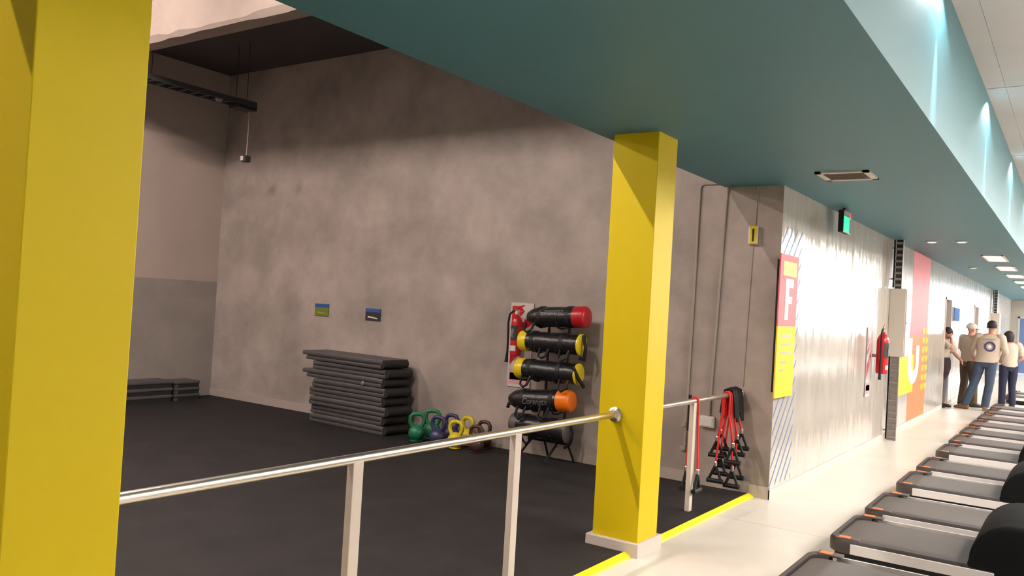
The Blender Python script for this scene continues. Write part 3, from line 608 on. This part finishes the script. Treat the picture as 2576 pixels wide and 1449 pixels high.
for i in range(n_st):
    zc = za-0.6 + i*0.15
    pts = []
    # line z = zc + (y-ya), clipped to the panel
    yy0, yy1 = ya, yb2; sl = 1.0
    zz0, zz1 = zc, zc+sl*(yb2-ya)
    if zz1 < za or zz0 > zb2: continue
    if zz0 < za: yy0 = ya+(za-zc)/sl; zz0 = za
    if zz1 > zb2: yy1 = ya+(zb2-zc)/sl; zz1 = zb2
    if yy1-yy0 < 0.01: continue
    obj('stripe', MB().prism([(yy0-ya, zz0), (yy1-ya, zz1), (yy1-ya, zz1+0.028), (yy0-ya, zz0+0.028)], (XW, ya, 0), (0,1,0), (0,0,1), (0.0015, 0, 0)), m_stk, t)
# exit sign
ex0, ex1, ey0, ey1, ez0, ez1 = XW+0.115, XW+0.165, 8.66, 8.96, 2.475, 2.70
t = thing('exit_sign', (XW+0.13, 8.8, ez0), 'green lit emergency exit box under the teal ceiling', 'exit sign')
obj('case', MB().box((ex0, ey0, ez0), (ex1, ey1, ez1)), m_blk, t, bevel=0.004)
obj('housing_band', B((ex1, ey0+0.01, ez1-0.055), (ex1+0.004, ey1-0.01, ez1-0.005)), m_galv, t)
obj('screen', B((ex1, ey0+0.02, ez0+0.012), (ex1+0.004, ey1-0.05, ez1-0.06)), m_exitg, t)
obj('lower_trim', B((ex1, ey0, ez0), (ex1+0.005, ey1, ez0+0.012)), m_print, t)
obj('lamp', MB().lathe([(0.015, 0), (0.012, 0.012)], (ex1+0.003, ey1-0.05, ez1-0.06), 10, 'x'), m_wpr, t); obj('led', B((ex1+0.003, ey1-0.04, ez1-0.045), (ex1+0.008, ey1-0.025, ez1-0.015)), mat('red_led', (0.9, 0.05, 0.03), 0.4, emit=1.5), t)
obj('bracket', B((ex0+0.012, 8.77, ez1-0.005), (ex1-0.012, 8.85, ZC)), m_blk, t)
# cabinets with ladder trays
def cabinet(y, label, lad_lab, tray_lab):
    dp = 0.205
    t = thing('wall_cabinet', (XW+dp/2, y, 1.135), label, 'cabinet', 'cream wall cabinets')
    obj('body', B((XW, y, 1.135), (XW+dp, y+0.36, 2.065)), m_cab, t, bevel=0.006)
    obj('door', B((XW+dp, y+0.012, 1.150), (XW+dp+0.012, y+0.348, 2.050)), m_cab, t, bevel=0.003); obj('lock', MB().lathe([(0.012, 0), (0.010, 0.012)], (XW+dp+0.010, y+0.04, 1.6), 10, 'x'), m_galv, t)
    for z0, z1, w, lb, c_at, nm in ((0.0, 1.135, 0.10, lad_lab, 'cable ladder', 'cable_ladder'), (2.065, ZC, 0.085, tray_lab, 'cable tray', 'cable_tray')):
        g = thing(nm, (XW+0.06, y+0.03, z0), lb, c_at)
        xo = XW+0.05
        obj('back', B((xo+0.002, y+0.028, z0), (xo+w-0.002, y+0.034, z1)), m_galv if nm == 'cable_ladder' else m_gdark, g)
        for x in (xo-0.006, xo+w): obj('side_rail', B((x, y+0.005, z0), (x+0.006, y+0.06, z1)), m_galv, g)
        n = int((z1-z0)/0.082)
        for i in range(n): obj('rung', B((xo, y+0.010, z0+0.03+i*0.082), (xo+w, y+0.024, z0+0.062+i*0.082)), m_galv, g)
        obj('cable', MB().tube([(xo-0.02, y+0.03, z0+0.01), (xo-0.018, y+0.03, (z0+z1)/2), (xo-0.022, y+0.03, z1)], 0.010, 8), m_blk, g)
        for zz in (z0+0.12, z1-0.12): obj('bracket', B((XW, y+0.03, zz), (xo, y+0.05, zz+0.02)), m_galv, g)
cabinet(12.20, 'cream wall cabinet beside the coral banner', 'grey cable ladder from the floor to the cream cabinet beside the banner', 'dark cable tray from the teal ceiling to the cream cabinet beside the banner')
cabinet(27.7, 'cream wall cabinet past the second doorway', 'grey cable ladder under the cabinet past the second doorway', 'dark cable tray above the cabinet past the second doorway')
# coral banner graphic
t = thing('wall_banner', (XW, 14.85, 0.08), 'coral floor to ceiling banner with yellow block and white curved letter', 'wall graphic')
obj('field', B((XW, 14.0, 1.42), (XW+0.002, 15.70, ZC)), m_glarered, t); obj('field', B((XW, 14.0, 0.085), (XW+0.002, 15.70, 1.42)), m_coral, t)  # one coral print; upper field painted pinker to stand in for glare
obj('block', B((XW+0.002, 13.08, 0.53), (XW+0.004, 14.42, 1.115)), m_ypr, t)
us = []
for k in range(17):
    a = math.pi + math.pi*k/16; us.append((0.50*math.cos(a), 0.30*math.sin(a)))
inn = [(0.20*math.cos(math.pi+math.pi*k/16), 0.10*math.sin(math.pi+math.pi*k/16)) for k in range(17)][::-1]
for k in range(16):
    o_ = [us[k], us[k+1], inn[15-k], inn[16-k]]
    if k == 0: ub = MB()
    ub.prism(o_, (XW+0.004, 14.40, 0.95), (0,1,0), (0,0,1), (0.002, 0, 0))
ub.prism([(-0.50, 0), (-0.20, 0), (-0.20, 0.42), (-0.50, 0.42)], (XW+0.004, 14.40, 0.95), (0,1,0), (0,0,1), (0.002, 0, 0)).prism([(0.20, 0), (0.50, 0), (0.50, 0.30), (0.20, 0.30)], (XW+0.004, 14.40, 0.95), (0,1,0), (0,0,1), (0.002, 0, 0))
obj('letter', ub, m_wpr, t)
for r_i in range(7):
    z = 0.50+r_i*0.155
    for c_i in range(2):
        y = 15.18+c_i*0.34
        obj('zigzag', MB().prism([(0, 0.11), (0.05, 0.11), (0.085, 0.05), (0.125, 0.11), (0.175, 0.11), (0.21, 0.05), (0.25, 0.11), (0.30, 0.11), (0.23, 0.0), (0.19, 0.0), (0.15, 0.06), (0.11, 0.0), (0.07, 0.0)], (XW+0.002, y, z), (0,1,0), (0,0,1), (0.002, 0, 0)), m_ypr, t)
# blue sign beside the first doorway
t = thing('wall_sign', (XW+0.01, 19.2, 1.72), 'small blue sign on the wall just past the first doorway', 'sign')
obj('plate', B((XW, 18.85, 1.72), (XW+0.045, 19.75, 1.98)), mat('blue_sign_face', (0.06, 0.13, 0.33), 0.8, spec=0.05), t); obj('border', B((XW, 18.83, 1.70), (XW+0.030, 19.77, 2.0)), mat('pale_sign_border', (0.5, 0.5, 0.55), 0.8, spec=0.05), t)

# ------------------------------------------------------------------ treadmills
def rrect(x0, x1, y0, y1, r, n=6, right=True):
    pts = []
    for cx, cy, a0 in ((x0+r, y1-r, 90), (x0+r, y0+r, 180)):
        for k in range(n+1):
            a = R(a0+90*k/n); pts.append((cx+r*math.cos(a), cy+r*math.sin(a)))
    return pts + [(x1, y0), (x1, y1)]
def treadmill(hood_x, label):
    # local: x along the deck (0 = rear tip), y across, z up
    t = thing('treadmill', (0, 0, 0), label, 'treadmill', 'treadmills in a row along the corridor', local=True)
    L, hw = 2.0, 0.435
    outer = rrect(0, L, -hw, hw, 0.13)
    obj('base', MB().prism([(x, y) for x, y in rrect(0.03, L, -hw+0.025, hw-0.025, 0.11)], (0,0,0.025), (1,0,0), (0,1,0), (0,0,0.075)), m_blk, t)
    # rear crossbar and rails as one rounded frame around the belt
    inner = rrect(0.034, L+0.001, -hw+0.105, hw-0.105, 0.095)
    mb = MB(); n = len(outer)
    vs = []
    for z, ring in ((0.085, outer), (0.155, outer), (0.172, [(x*0.985+0.012, y*0.975) for x, y in outer]), (0.172, [(x*0.99+0.004, y*1.03) for x, y in inner]), (0.150, inner), (0.085, inner)): vs += [(x, y, z) for x, y in ring]
    fs = []
    for k in range(5):
        for i in range(n-1): a = k*n+i; fs.append((a, a+1, a+1+n, a+n))
    obj('frame', mb.add(vs, fs), m_tframe, t, smooth=True)
    obj('belt', MB().prism([(x, y) for x, y in rrect(0.038, 1.55, -hw+0.108, hw-0.108, 0.09)], (0,0,0.10), (1,0,0), (0,1,0), (0,0,0.055)), m_belt, t, bevel=0.008)
    for s in (-1, 1):
        yc = s*(hw-0.055)
        cp = obj('end_cap', MB().box((0.055, yc-0.040, 0.165), (0.20, yc+0.040, 0.178)), m_tcap, t, bevel=0.004)
        obj('sticker', B((0.070, yc-0.032, 0.178), (0.143, yc+0.028, 0.1795)), m_ostk, cp)
        ys_ = s*(hw+0.001)
        sp = MB().prism([(0.152, 0.088), (0.152, 0.152), (0.952 if hood_x < 1.0 else 1.30, 0.152), (0.952 if hood_x < 1.0 else 1.30, 0.088)], (0, ys_, 0), (1,0,0), (0,0,1), (0, s*0.010, 0))
        obj('side_panel', sp, m_silver, t, bevel=0.003)
        for x in (0.25, 1.75): obj('foot', MB().lathe([(0.03, 0), (0.03, 0.012), (0.015, 0.03)], (x, s*(hw-0.09), 0), 10), m_blk, t)
    # motor hood
    r = 0.24; pr = [(0, 0.145)] + [(0.015+r-r*math.cos(R(90*k/9)), 0.20+r*math.sin(R(90*k/9))) for k in range(10)] + [(L-hood_x-0.10, 0.44), (L-hood_x, 0.36), (L-hood_x, 0.08), (0.13, 0.08), (0.13, 0.145)]
    obj('hood', MB().prism(pr, (hood_x, -hw-0.005, 0), (1,0,0), (0,0,1), (0, 2*hw+0.01, 0)), m_hood, t, bevel=0.03, bseg=3, smooth=True)
    for s in (-1, 1):
        obj('upright', MB().tube([(1.62, s*0.40, 0.40), (1.70, s*0.40, 0.85), (1.74, s*0.37, 1.12)], 0.030, 10), m_tframe, t)
        obj('handrail', MB().tube([(1.74, s*0.37, 1.08), (1.50, s*0.37, 1.04), (1.30, s*0.37, 0.98)], 0.020, 10), m_blk, t)
    cs = obj('console', MB().box((-0.03, -0.37, -0.17), (0.03, 0.37, 0.17), Matrix.Translation((1.77, 0, 1.26)) @ Matrix.Rotation(R(-20), 4, 'Y')), m_blk, t, bevel=0.02)
    obj('screen', MB().box((-0.034, -0.2, -0.10), (-0.029, 0.2, 0.12), Matrix.Translation((1.77, 0, 1.26)) @ Matrix.Rotation(R(-20), 4, 'Y')), m_label, cs)
    return t
XT = -1.318
NTH = ['first', 'second', 'third', 'fourth', 'fifth', 'sixth', 'seventh', 'eighth', 'ninth', 'tenth', 'eleventh', 'twelfth', 'thirteenth']
near_h = treadmill(0.80, 'x'); far_h = treadmill(1.45, 'x')
row = [(17.75, 1), (16.6, 0), (15.45, 1), (14.30, 0), (13.12, 1), (12.02, 0), (10.90, 1), (9.555, 0), (8.46, 1), (7.15, 0), (6.095, 1), (4.865, 0), (3.68, 0)]
used = set()
def put(kind, y, label):
    src = near_h if kind else far_h
    o = src if kind not in used else copy_tree(src)
    used.add(kind); o.location = (XT, y, 0); o['label'] = label
for k, (y, kind) in enumerate(row):
    put(kind, y, ('black treadmill with hood close over its belt, %s in the row from the standing people' if kind else 'black treadmill with long bare belt, %s in the row from the standing people') % NTH[k])
put(0, 21.25, 'black treadmill just beyond the person in navy trousers'); put(1, 22.4, 'black treadmill next but one beyond the person in navy trousers')

# ------------------------------------------------------------------ people
def skin_mesh(name, verts, edges, rads, root, m, parent, sub=2):
    me = bpy.data.meshes.new(name); me.from_pydata([tuple(v) for v in verts], edges, []); me.update()
    o = bpy.data.objects.new(name, me); col.objects.link(o)
    sk = o.modifiers.new('skin', 'SKIN'); sk.use_smooth_shade = True
    if not me.skin_vertices:
        o.data.update()
    for i, r in enumerate(rads):
        sv = me.skin_vertices[0].data[i]; sv.radius = (r, r) if not isinstance(r, tuple) else r; sv.use_root = (i == root)
    ss = o.modifiers.new('sub', 'SUBSURF'); ss.levels = sub; ss.render_levels = sub
    dg = bpy.context.evaluated_depsgraph_get(); dg.update()
    me2 = bpy.data.meshes.new_from_object(o.evaluated_get(dg)); bpy.data.objects.remove(o)
    me2.name = name; me2.materials.clear(); me2.materials.append(m)
    for p in me2.polygons: p.use_smooth = True
    o2 = bpy.data.objects.new(name, me2); col.objects.link(o2); o2.parent = parent
    return o2
def limb(path, rads, seg=14):
    return MB().tube(path, rads, seg)
def smooth_path(ps, rs, n=5):
    out, ro = [], []
    ps = [Vector(p) for p in ps]
    for i in range(len(ps)-1):
        p0 = ps[max(i-1, 0)]; p1 = ps[i]; p2 = ps[i+1]; p3 = ps[min(i+2, len(ps)-1)]
        for k in range(n):
            t = k/n
            out.append(0.5*((2*p1)+(p2-p0)*t+(2*p0-5*p1+4*p2-p3)*t*t+(3*p1-p0-3*p2+p3)*t*t*t)); ro.append(rs[i]+(rs[i+1]-rs[i])*t)
    out.append(ps[-1]); ro.append(rs[-1]); return out, ro
def person(loc, rz, hgt, label, J, top_m, leg_m, shoe_m, sleeve='short', hair='short', cap=False, jacket=False, female=False, head_yaw=0.0, group=None):
    # local frame: +y is forward, +x the person's right, heights for a 1.75 m body then scaled
    s = hgt/1.75
    t = thing('person', loc, label, 'person', rz=rz, local=True); t.scale = (s, s, s)
    j = dict(pelvis=(0, 0, 0.96), waist=(0, 0.0, 1.08), chest=(0, 0.01, 1.28), neck=(0, 0.0, 1.47), head=(0, 0.02, 1.60), crown=(0, 0.01, 1.68),
             shR=(0.19, 0, 1.42), elR=(0.25, -0.03, 1.13), wrR=(0.25, 0.06, 0.89), shL=(-0.19, 0, 1.42), elL=(-0.25, -0.03, 1.13), wrL=(-0.25, 0.06, 0.89),
             hipR=(0.095, 0, 0.92), knR=(0.11, 0.02, 0.50), anR=(0.12, -0.02, 0.09), hipL=(-0.095, 0, 0.92), knL=(-0.11, 0.02, 0.50), anL=(-0.12, -0.02, 0.09), toe=0.19, toeyawR=0.2, toeyawL=-0.2)
    j.update(J); V = {k: Vector(v) for k, v in j.items() if isinstance(v, tuple)}
    vs, es, rs, idx = [], [], [], {}
    def nv(k, p, r, par=None):
        idx[k] = len(vs); vs.append(Vector(p)); rs.append(r)
        if par is not None: es.append((idx[par], idx[k]))
    nv('pelvis', V['pelvis'], (0.15, 0.105)); nv('waist', V['waist'], (0.135, 0.095), 'pelvis'); nv('chest', V['chest'], (0.155, 0.11), 'waist')
    nv('cl', V['neck']-Vector((0, 0, 0.05)), 0.075, 'chest'); nv('neck', V['neck'], 0.052, 'cl')
    hd = V['head']; nv('jaw', hd-Vector((0, -0.01, 0.055)), (0.060, 0.066), 'neck'); nv('head', hd, (0.076, 0.090), 'jaw'); nv('brow', hd+Vector((0, -0.008, 0.05)), (0.078, 0.092), 'head'); nv('crown', hd+Vector((0, -0.012, 0.10)), (0.055, 0.065), 'brow')
    for S, sg in (('R', 1), ('L', -1)):
        nv('sh'+S, V['sh'+S], 0.060, 'cl'); mid = (V['sh'+S]+V['el'+S])/2
        nv('um'+S, mid, 0.049, 'sh'+S); nv('el'+S, V['el'+S], 0.040, 'um'+S); nv('fm'+S, V['el'+S]*0.6+V['wr'+S]*0.4, 0.039, 'el'+S); nv('wr'+S, V['wr'+S], 0.027, 'fm'+S)
        d = (V['wr'+S]-V['el'+S]).normalized(); side = d.cross(Vector((0, 1, 0)))
        if side.length < 0.2: side = d.cross(Vector((0, 0, 1)))
        side.normalize(); nrm = d.cross(side).normalized()
        nv('palm'+S, V['wr'+S]+d*0.055, (0.032, 0.020), 'wr'+S)
        for f, (off, ln) in enumerate(((-0.027, 0.070), (-0.009, 0.082), (0.009, 0.077), (0.026, 0.060))):
            b0 = V['wr'+S]+d*0.095+side*off; k0 = 'f%d%s' % (f, S)
            nv(k0, b0, 0.0105, 'palm'+S); nv(k0+'b', b0+d*ln*0.5+nrm*0.012, 0.0092, k0); nv(k0+'c', b0+d*ln*0.85+nrm*0.034, 0.0075, k0+'b')
        nv('th'+S, V['wr'+S]+d*0.045-side*0.036, 0.013, 'palm'+S); nv('thb'+S, V['wr'+S]+d*0.085-side*0.056+nrm*0.014, 0.0095, 'th'+S)
        nv('hip'+S, V['hip'+S], 0.098, 'pelvis'); nv('tm'+S, (V['hip'+S]+V['kn'+S])/2, 0.078, 'hip'+S); nv('kn'+S, V['kn'+S], 0.056, 'tm'+S); nv('cf'+S, V['kn'+S]*0.65+V['an'+S]*0.35, 0.056, 'kn'+S); nv('an'+S, V['an'+S], 0.038, 'cf'+S)
        ty = j['toeyaw'+S]; nv('ft'+S, V['an'+S]+Vector((math.sin(ty)*0.13, math.cos(ty)*0.13, -0.05)), 0.030, 'an'+S)
    body = skin_mesh('body', vs, es, rs, 0, m_skin, t)
    # face: nose, eyes, mouth, ears
    cy, sy = math.cos(head_yaw), math.sin(head_yaw)
    def hp(x, y, z): return hd+Vector((x*cy-y*sy, x*sy+y*cy, z))
    obj('nose', MB().loft([(hp(0, 0.080, 0.030), Vector((0.010, 0, 0)), Vector((0, 0.010, 0.004))), (hp(0, 0.094, 0.0), Vector((0.014, 0, 0)), Vector((0, 0.012, 0.006))), (hp(0, 0.086, -0.016), Vector((0.014, 0, 0)), Vector((0, 0.010, 0.004)))], 8), m_skin, t, smooth=True)
    for sx in (-1, 1):
        obj('eye', MB().lathe([(0.004, -0.009), (0.011, 0), (0.004, 0.009)], hp(sx*0.032, 0.078, 0.028), 8), m_eye, t)
        obj('ear', MB().loft([(hp(sx*0.078, -0.005, 0.030), (0.006, 0, 0), (0, 0.016, 0)), (hp(sx*0.088, -0.008, 0.008), (0.010, 0, 0), (0, 0.019, 0)), (hp(sx*0.078, 0, -0.028), (0.005, 0, 0), (0, 0.010, 0))], 8), m_skin, t, smooth=True)
    obj('mouth', MB().tube([hp(-0.024, 0.078, -0.040), hp(0, 0.086, -0.041), hp(0.024, 0.078, -0.040)], 0.005, 6), mat('lip', (0.42, 0.13, 0.11), 0.5), t)
    # hair or cap
    def dome(rx, ry, rz_, z0, cut, ctr, m_, nm):
        rings = []
        for k in range(9):
            a = R(90*k/8); z = z0*(1-k/8)+0 if False else 0
            zz = -cut + (rz_+cut)*math.sin(a); rr_ = math.sqrt(max(0.0, 1-max(0.0, zz/rz_)**2)) if zz > 0 else 1.0
            rr_ = max(rr_, 0.05) if zz > 0 else 1.0-0.16*(zz/-cut)**2; rings.append((hd+Vector(ctr)+Vector((0, 0, zz)), (rx*rr_*cy, rx*rr_*sy, 0), (-ry*rr_*sy, ry*rr_*cy, 0)))
        return obj(nm, MB().loft(rings, 18), m_, t, smooth=True)
    if cap:
        c = dome(0.100, 0.112, 0.105, 0, 0.02, (0, -0.010, 0.050), m_cap, 'cap')
        obj('brim', MB().loft([(hp(0, 0.075, 0.040), Vector((0.085*cy, 0.085*sy, 0)), Vector((-0.085*sy, 0.085*cy, -0.02))), (hp(0, 0.085, 0.030), Vector((0.088*cy, 0.088*sy, 0)), Vector((-0.09*sy, 0.09*cy, -0.02)))], 16), m_cap, c)
        if hair: dome(0.088, 0.098, 0.05, 0, 0.05, (0, -0.020, 0.0), m_hair, 'hair') if hair == 'short' else None
    elif hair == 'short': dome(0.090, 0.104, 0.095, 0, 0.055, (0, -0.022, 0.045), m_hair, 'hair')
    elif hair == 'bob': dome(0.112, 0.120, 0.115, 0, 0.14, (0, -0.032, 0.030), m_hair, 'hair')
    # top: lofted trunk with sleeves
    k = 0.93 if female else 1.0
    pz, wz, cz, nz = V['pelvis'], V['waist'], V['chest'], V['neck']
    X, Y = Vector((1, 0, 0)), Vector((0, 1, 0)); ad = 0.02 if jacket else 0.0
    hem = pz+(wz-pz)*-0.25
    trunk = MB().loft([(hem, X*(0.172+ad)*k, Y*(0.128+ad)), (pz+(wz-pz)*0.2, X*(0.180+ad*1.4)*k, Y*(0.134+ad)), (wz, X*(0.172+ad*1.5)*k, Y*(0.128+ad)), ((wz+cz)/2, X*(0.182+ad)*k, Y*(0.130+ad)), (cz, X*(0.200+ad)*k, Y*(0.135+ad)), (cz*0.4+nz*0.6, X*(0.205+ad)*k, Y*(0.118+ad)), (cz*0.12+nz*0.88+Vector((0, 0, -0.005)), X*0.150*k, Y*0.090), (nz+Vector((0, 0, -0.005)), X*0.068, Y*0.068)], 22)
    tp = obj('jacket' if jacket else 'shirt', trunk, top_m, t, smooth=True)
    for S in 'RL':
        if sleeve == 'long' or jacket:
            ps, r_s = smooth_path([V['cl_'] if False else V['sh'+S]*0.8+nz*0.2+Vector((0, 0, -0.02)), V['sh'+S], (V['sh'+S]+V['el'+S])/2, V['el'+S], V['wr'+S]], [0.070, 0.078, 0.068, 0.060, 0.042])
        else:
            ps, r_s = smooth_path([V['sh'+S]*0.8+nz*0.2+Vector((0, 0, -0.02)), V['sh'+S], V['sh'+S]*0.15+V['el'+S]*0.85], [0.068, 0.076, 0.068])
        obj('sleeve', limb(ps, r_s), top_m, tp, smooth=True)
    # trousers
    tr_ = MB().loft([(pz+Vector((0, 0, 0.10)), X*0.150*k, Y*0.112), (pz, X*0.168, Y*0.125), (pz+Vector((0, 0, -0.08)), X*0.165, Y*0.118), (pz+Vector((0, 0, -0.13)), X*0.11, Y*0.09)], 20)
    for S in 'RL':
        ps, r_s = smooth_path([V['hip'+S]+Vector((0, 0, 0.03)), (V['hip'+S]+V['kn'+S])/2, V['kn'+S], V['kn'+S]*0.5+V['an'+S]*0.5, V['an'+S]+Vector((0, 0, -0.015))], [0.108, 0.094, 0.076, 0.072, 0.070])
        tr_.tube(ps, r_s, 16)
    obj('trousers', tr_, leg_m, t, smooth=True)
    for S in 'RL':
        a = V['an'+S]; ty = j['toeyaw'+S]; f = Vector((math.sin(ty), math.cos(ty), 0)); g = Vector((f.y, -f.x, 0)); z = Vector((0, 0, 1)); b = Vector((a.x, a.y, 0.0))
        sh = MB().loft([(b-f*0.075+z*0.045, g*0.030, z*0.040), (b-f*0.04+z*0.052, g*0.042, z*0.052), (b+f*0.04+z*0.050, g*0.044, z*0.050), (b+f*0.11+z*0.036, g*0.048, z*0.036), (b+f*0.17+z*0.028, g*0.042, z*0.027), (b+f*0.20+z*0.022, g*0.020, z*0.018)], 14)
        obj('shoe', sh, shoe_m, t, smooth=True)
    return t, V
GP = None
# man in cream jacket, back turned, ring on his back
t3, V3 = person((-1.60, 18.45, 0), R(-4), 1.77, 'person in cream jacket with a dark ring on the back and blue jeans', dict(
    pelvis=(0.10, 0, 0.96), waist=(0.13, 0.02, 1.08), chest=(0.14, 0.04, 1.28), neck=(0.16, 0.05, 1.47), head=(0.17, 0.07, 1.60),
    shR=(0.34, 0.03, 1.41), elR=(0.41, 0.02, 1.14), wrR=(0.34, 0.24, 1.02), shL=(-0.05, 0.05, 1.41), elL=(-0.16, 0.16, 1.16), wrL=(-0.17, 0.36, 1.05),
    hipR=(0.19, 0, 0.92), knR=(0.17, 0.02, 0.50), anR=(0.12, -0.02, 0.09), hipL=(0.01, 0, 0.92), knL=(-0.09, 0.03, 0.50), anL=(-0.22, -0.04, 0.09), toeyawL=-1.3, toeyawR=-0.1), m_cream, m_jean, m_shoet, jacket=True)
c3 = V3['chest']
def ringprint(c, r0, r1, y, m_, nm, parent, sq=1.0):
    mb = MB(); n = 28; vs = []
    for k in range(n):
        a = 2*math.pi*k/n; vs += [(c[0]+r0*math.cos(a), y-0.0*abs(math.cos(a)), c[2]+r0*math.sin(a)), (c[0]+r1*math.cos(a), y, c[2]+r1*math.sin(a))]
    mb.add(vs, [(2*k, 2*((k+1) % n), 2*((k+1) % n)+1, 2*k+1) for k in range(n)])
    mb.add([(v[0], v[1]+0.006, v[2]) for v in vs], [(2*k, 2*((k+1) % n), 2*((k+1) % n)+1, 2*k+1) for k in range(n)])
    obj(nm, mb, m_, parent)
ringprint((c3.x+0.03, 0, 1.235), 0.062, 0.098, c3.y-0.163, m_ring, 'ring_print', t3); ringprint((c3.x+0.03, 0, 1.235), 0.0, 0.030, c3.y-0.163, m_wpr, 'ring_print', t3)
obj('print', MB().box((c3.x-0.10, c3.y-0.165, 1.372), (c3.x+0.13, c3.y-0.155, 1.382)), mat('grey_print_j', (0.25, 0.22, 0.2), 0.7), t3)
# man in white cap
person((-1.86, 19.10, 0), R(-45), 1.70, 'person in white cap, cream shirt and brown trousers facing the jacketed person', dict(
    head=(0.0, 0.05, 1.59), elR=(0.26, 0.08, 1.16), wrR=(0.14, 0.30, 1.12), elL=(-0.24, 0.02, 1.14), wrL=(-0.10, 0.26, 1.10),
    knR=(0.14, 0.03, 0.50), anR=(0.17, 0.02, 0.09), knL=(-0.13, 0.03, 0.50), anL=(-0.16, 0.0, 0.09)), m_cream, m_brown, m_shoeb, cap=True, hair=None, head_yaw=R(-10))
# dark-haired person in navy trousers
person((-1.19, 19.75, 0), R(28), 1.58, 'person with dark hair, cream short sleeved shirt and navy trousers', dict(
    head=(-0.01, 0.07, 1.60), elR=(0.27, -0.05, 1.15), wrR=(0.17, 0.16, 1.00), elL=(-0.26, 0.0, 1.14), wrL=(-0.18, 0.2, 1.02),
    knR=(0.09, 0.02, 0.50), anR=(0.10, -0.02, 0.09), knL=(-0.10, 0.05, 0.50), anL=(-0.09, 0.08, 0.09)), m_cream, m_navy, m_shoeb, hair='bob', female=True)
# person leaning in the first doorway
t1, V1 = person((-2.25, 18.30, 0), R(-105), 1.62, 'person leaning in the doorway, hand raised to face, dark jacket tied at waist', dict(
    head=(0.0, 0.12, 1.57), neck=(0, 0.07, 1.46), chest=(0, 0.04, 1.28), shR=(0.19, 0.05, 1.41), elR=(0.26, 0.30, 1.26), wrR=(0.10, 0.22, 1.44), shL=(-0.19, 0.05, 1.41), elL=(-0.22, 0.18, 1.14), wrL=(-0.12, 0.32, 1.04)), m_cream, mat('grey_denim', (0.13, 0.13, 0.15), 0.85), m_shoeb, hair='short', head_yaw=R(-10))
X, Y = Vector((1, 0, 0)), Vector((0, 1, 0))
obj('tied_jacket', MB().loft([((0, 0.01, 1.06), X*0.185, Y*0.145), ((0, 0.01, 0.98), X*0.205, Y*0.165), ((0, 0.01, 0.84), X*0.215, Y*0.17), ((0.01, 0.0, 0.70), X*0.20, Y*0.15), ((0.02, -0.02, 0.58), X*0.15, Y*0.11)], 20), mat('plum_black_cloth', (0.030, 0.016, 0.022), 0.85, var=0.3, scale=6), t1, smooth=True)
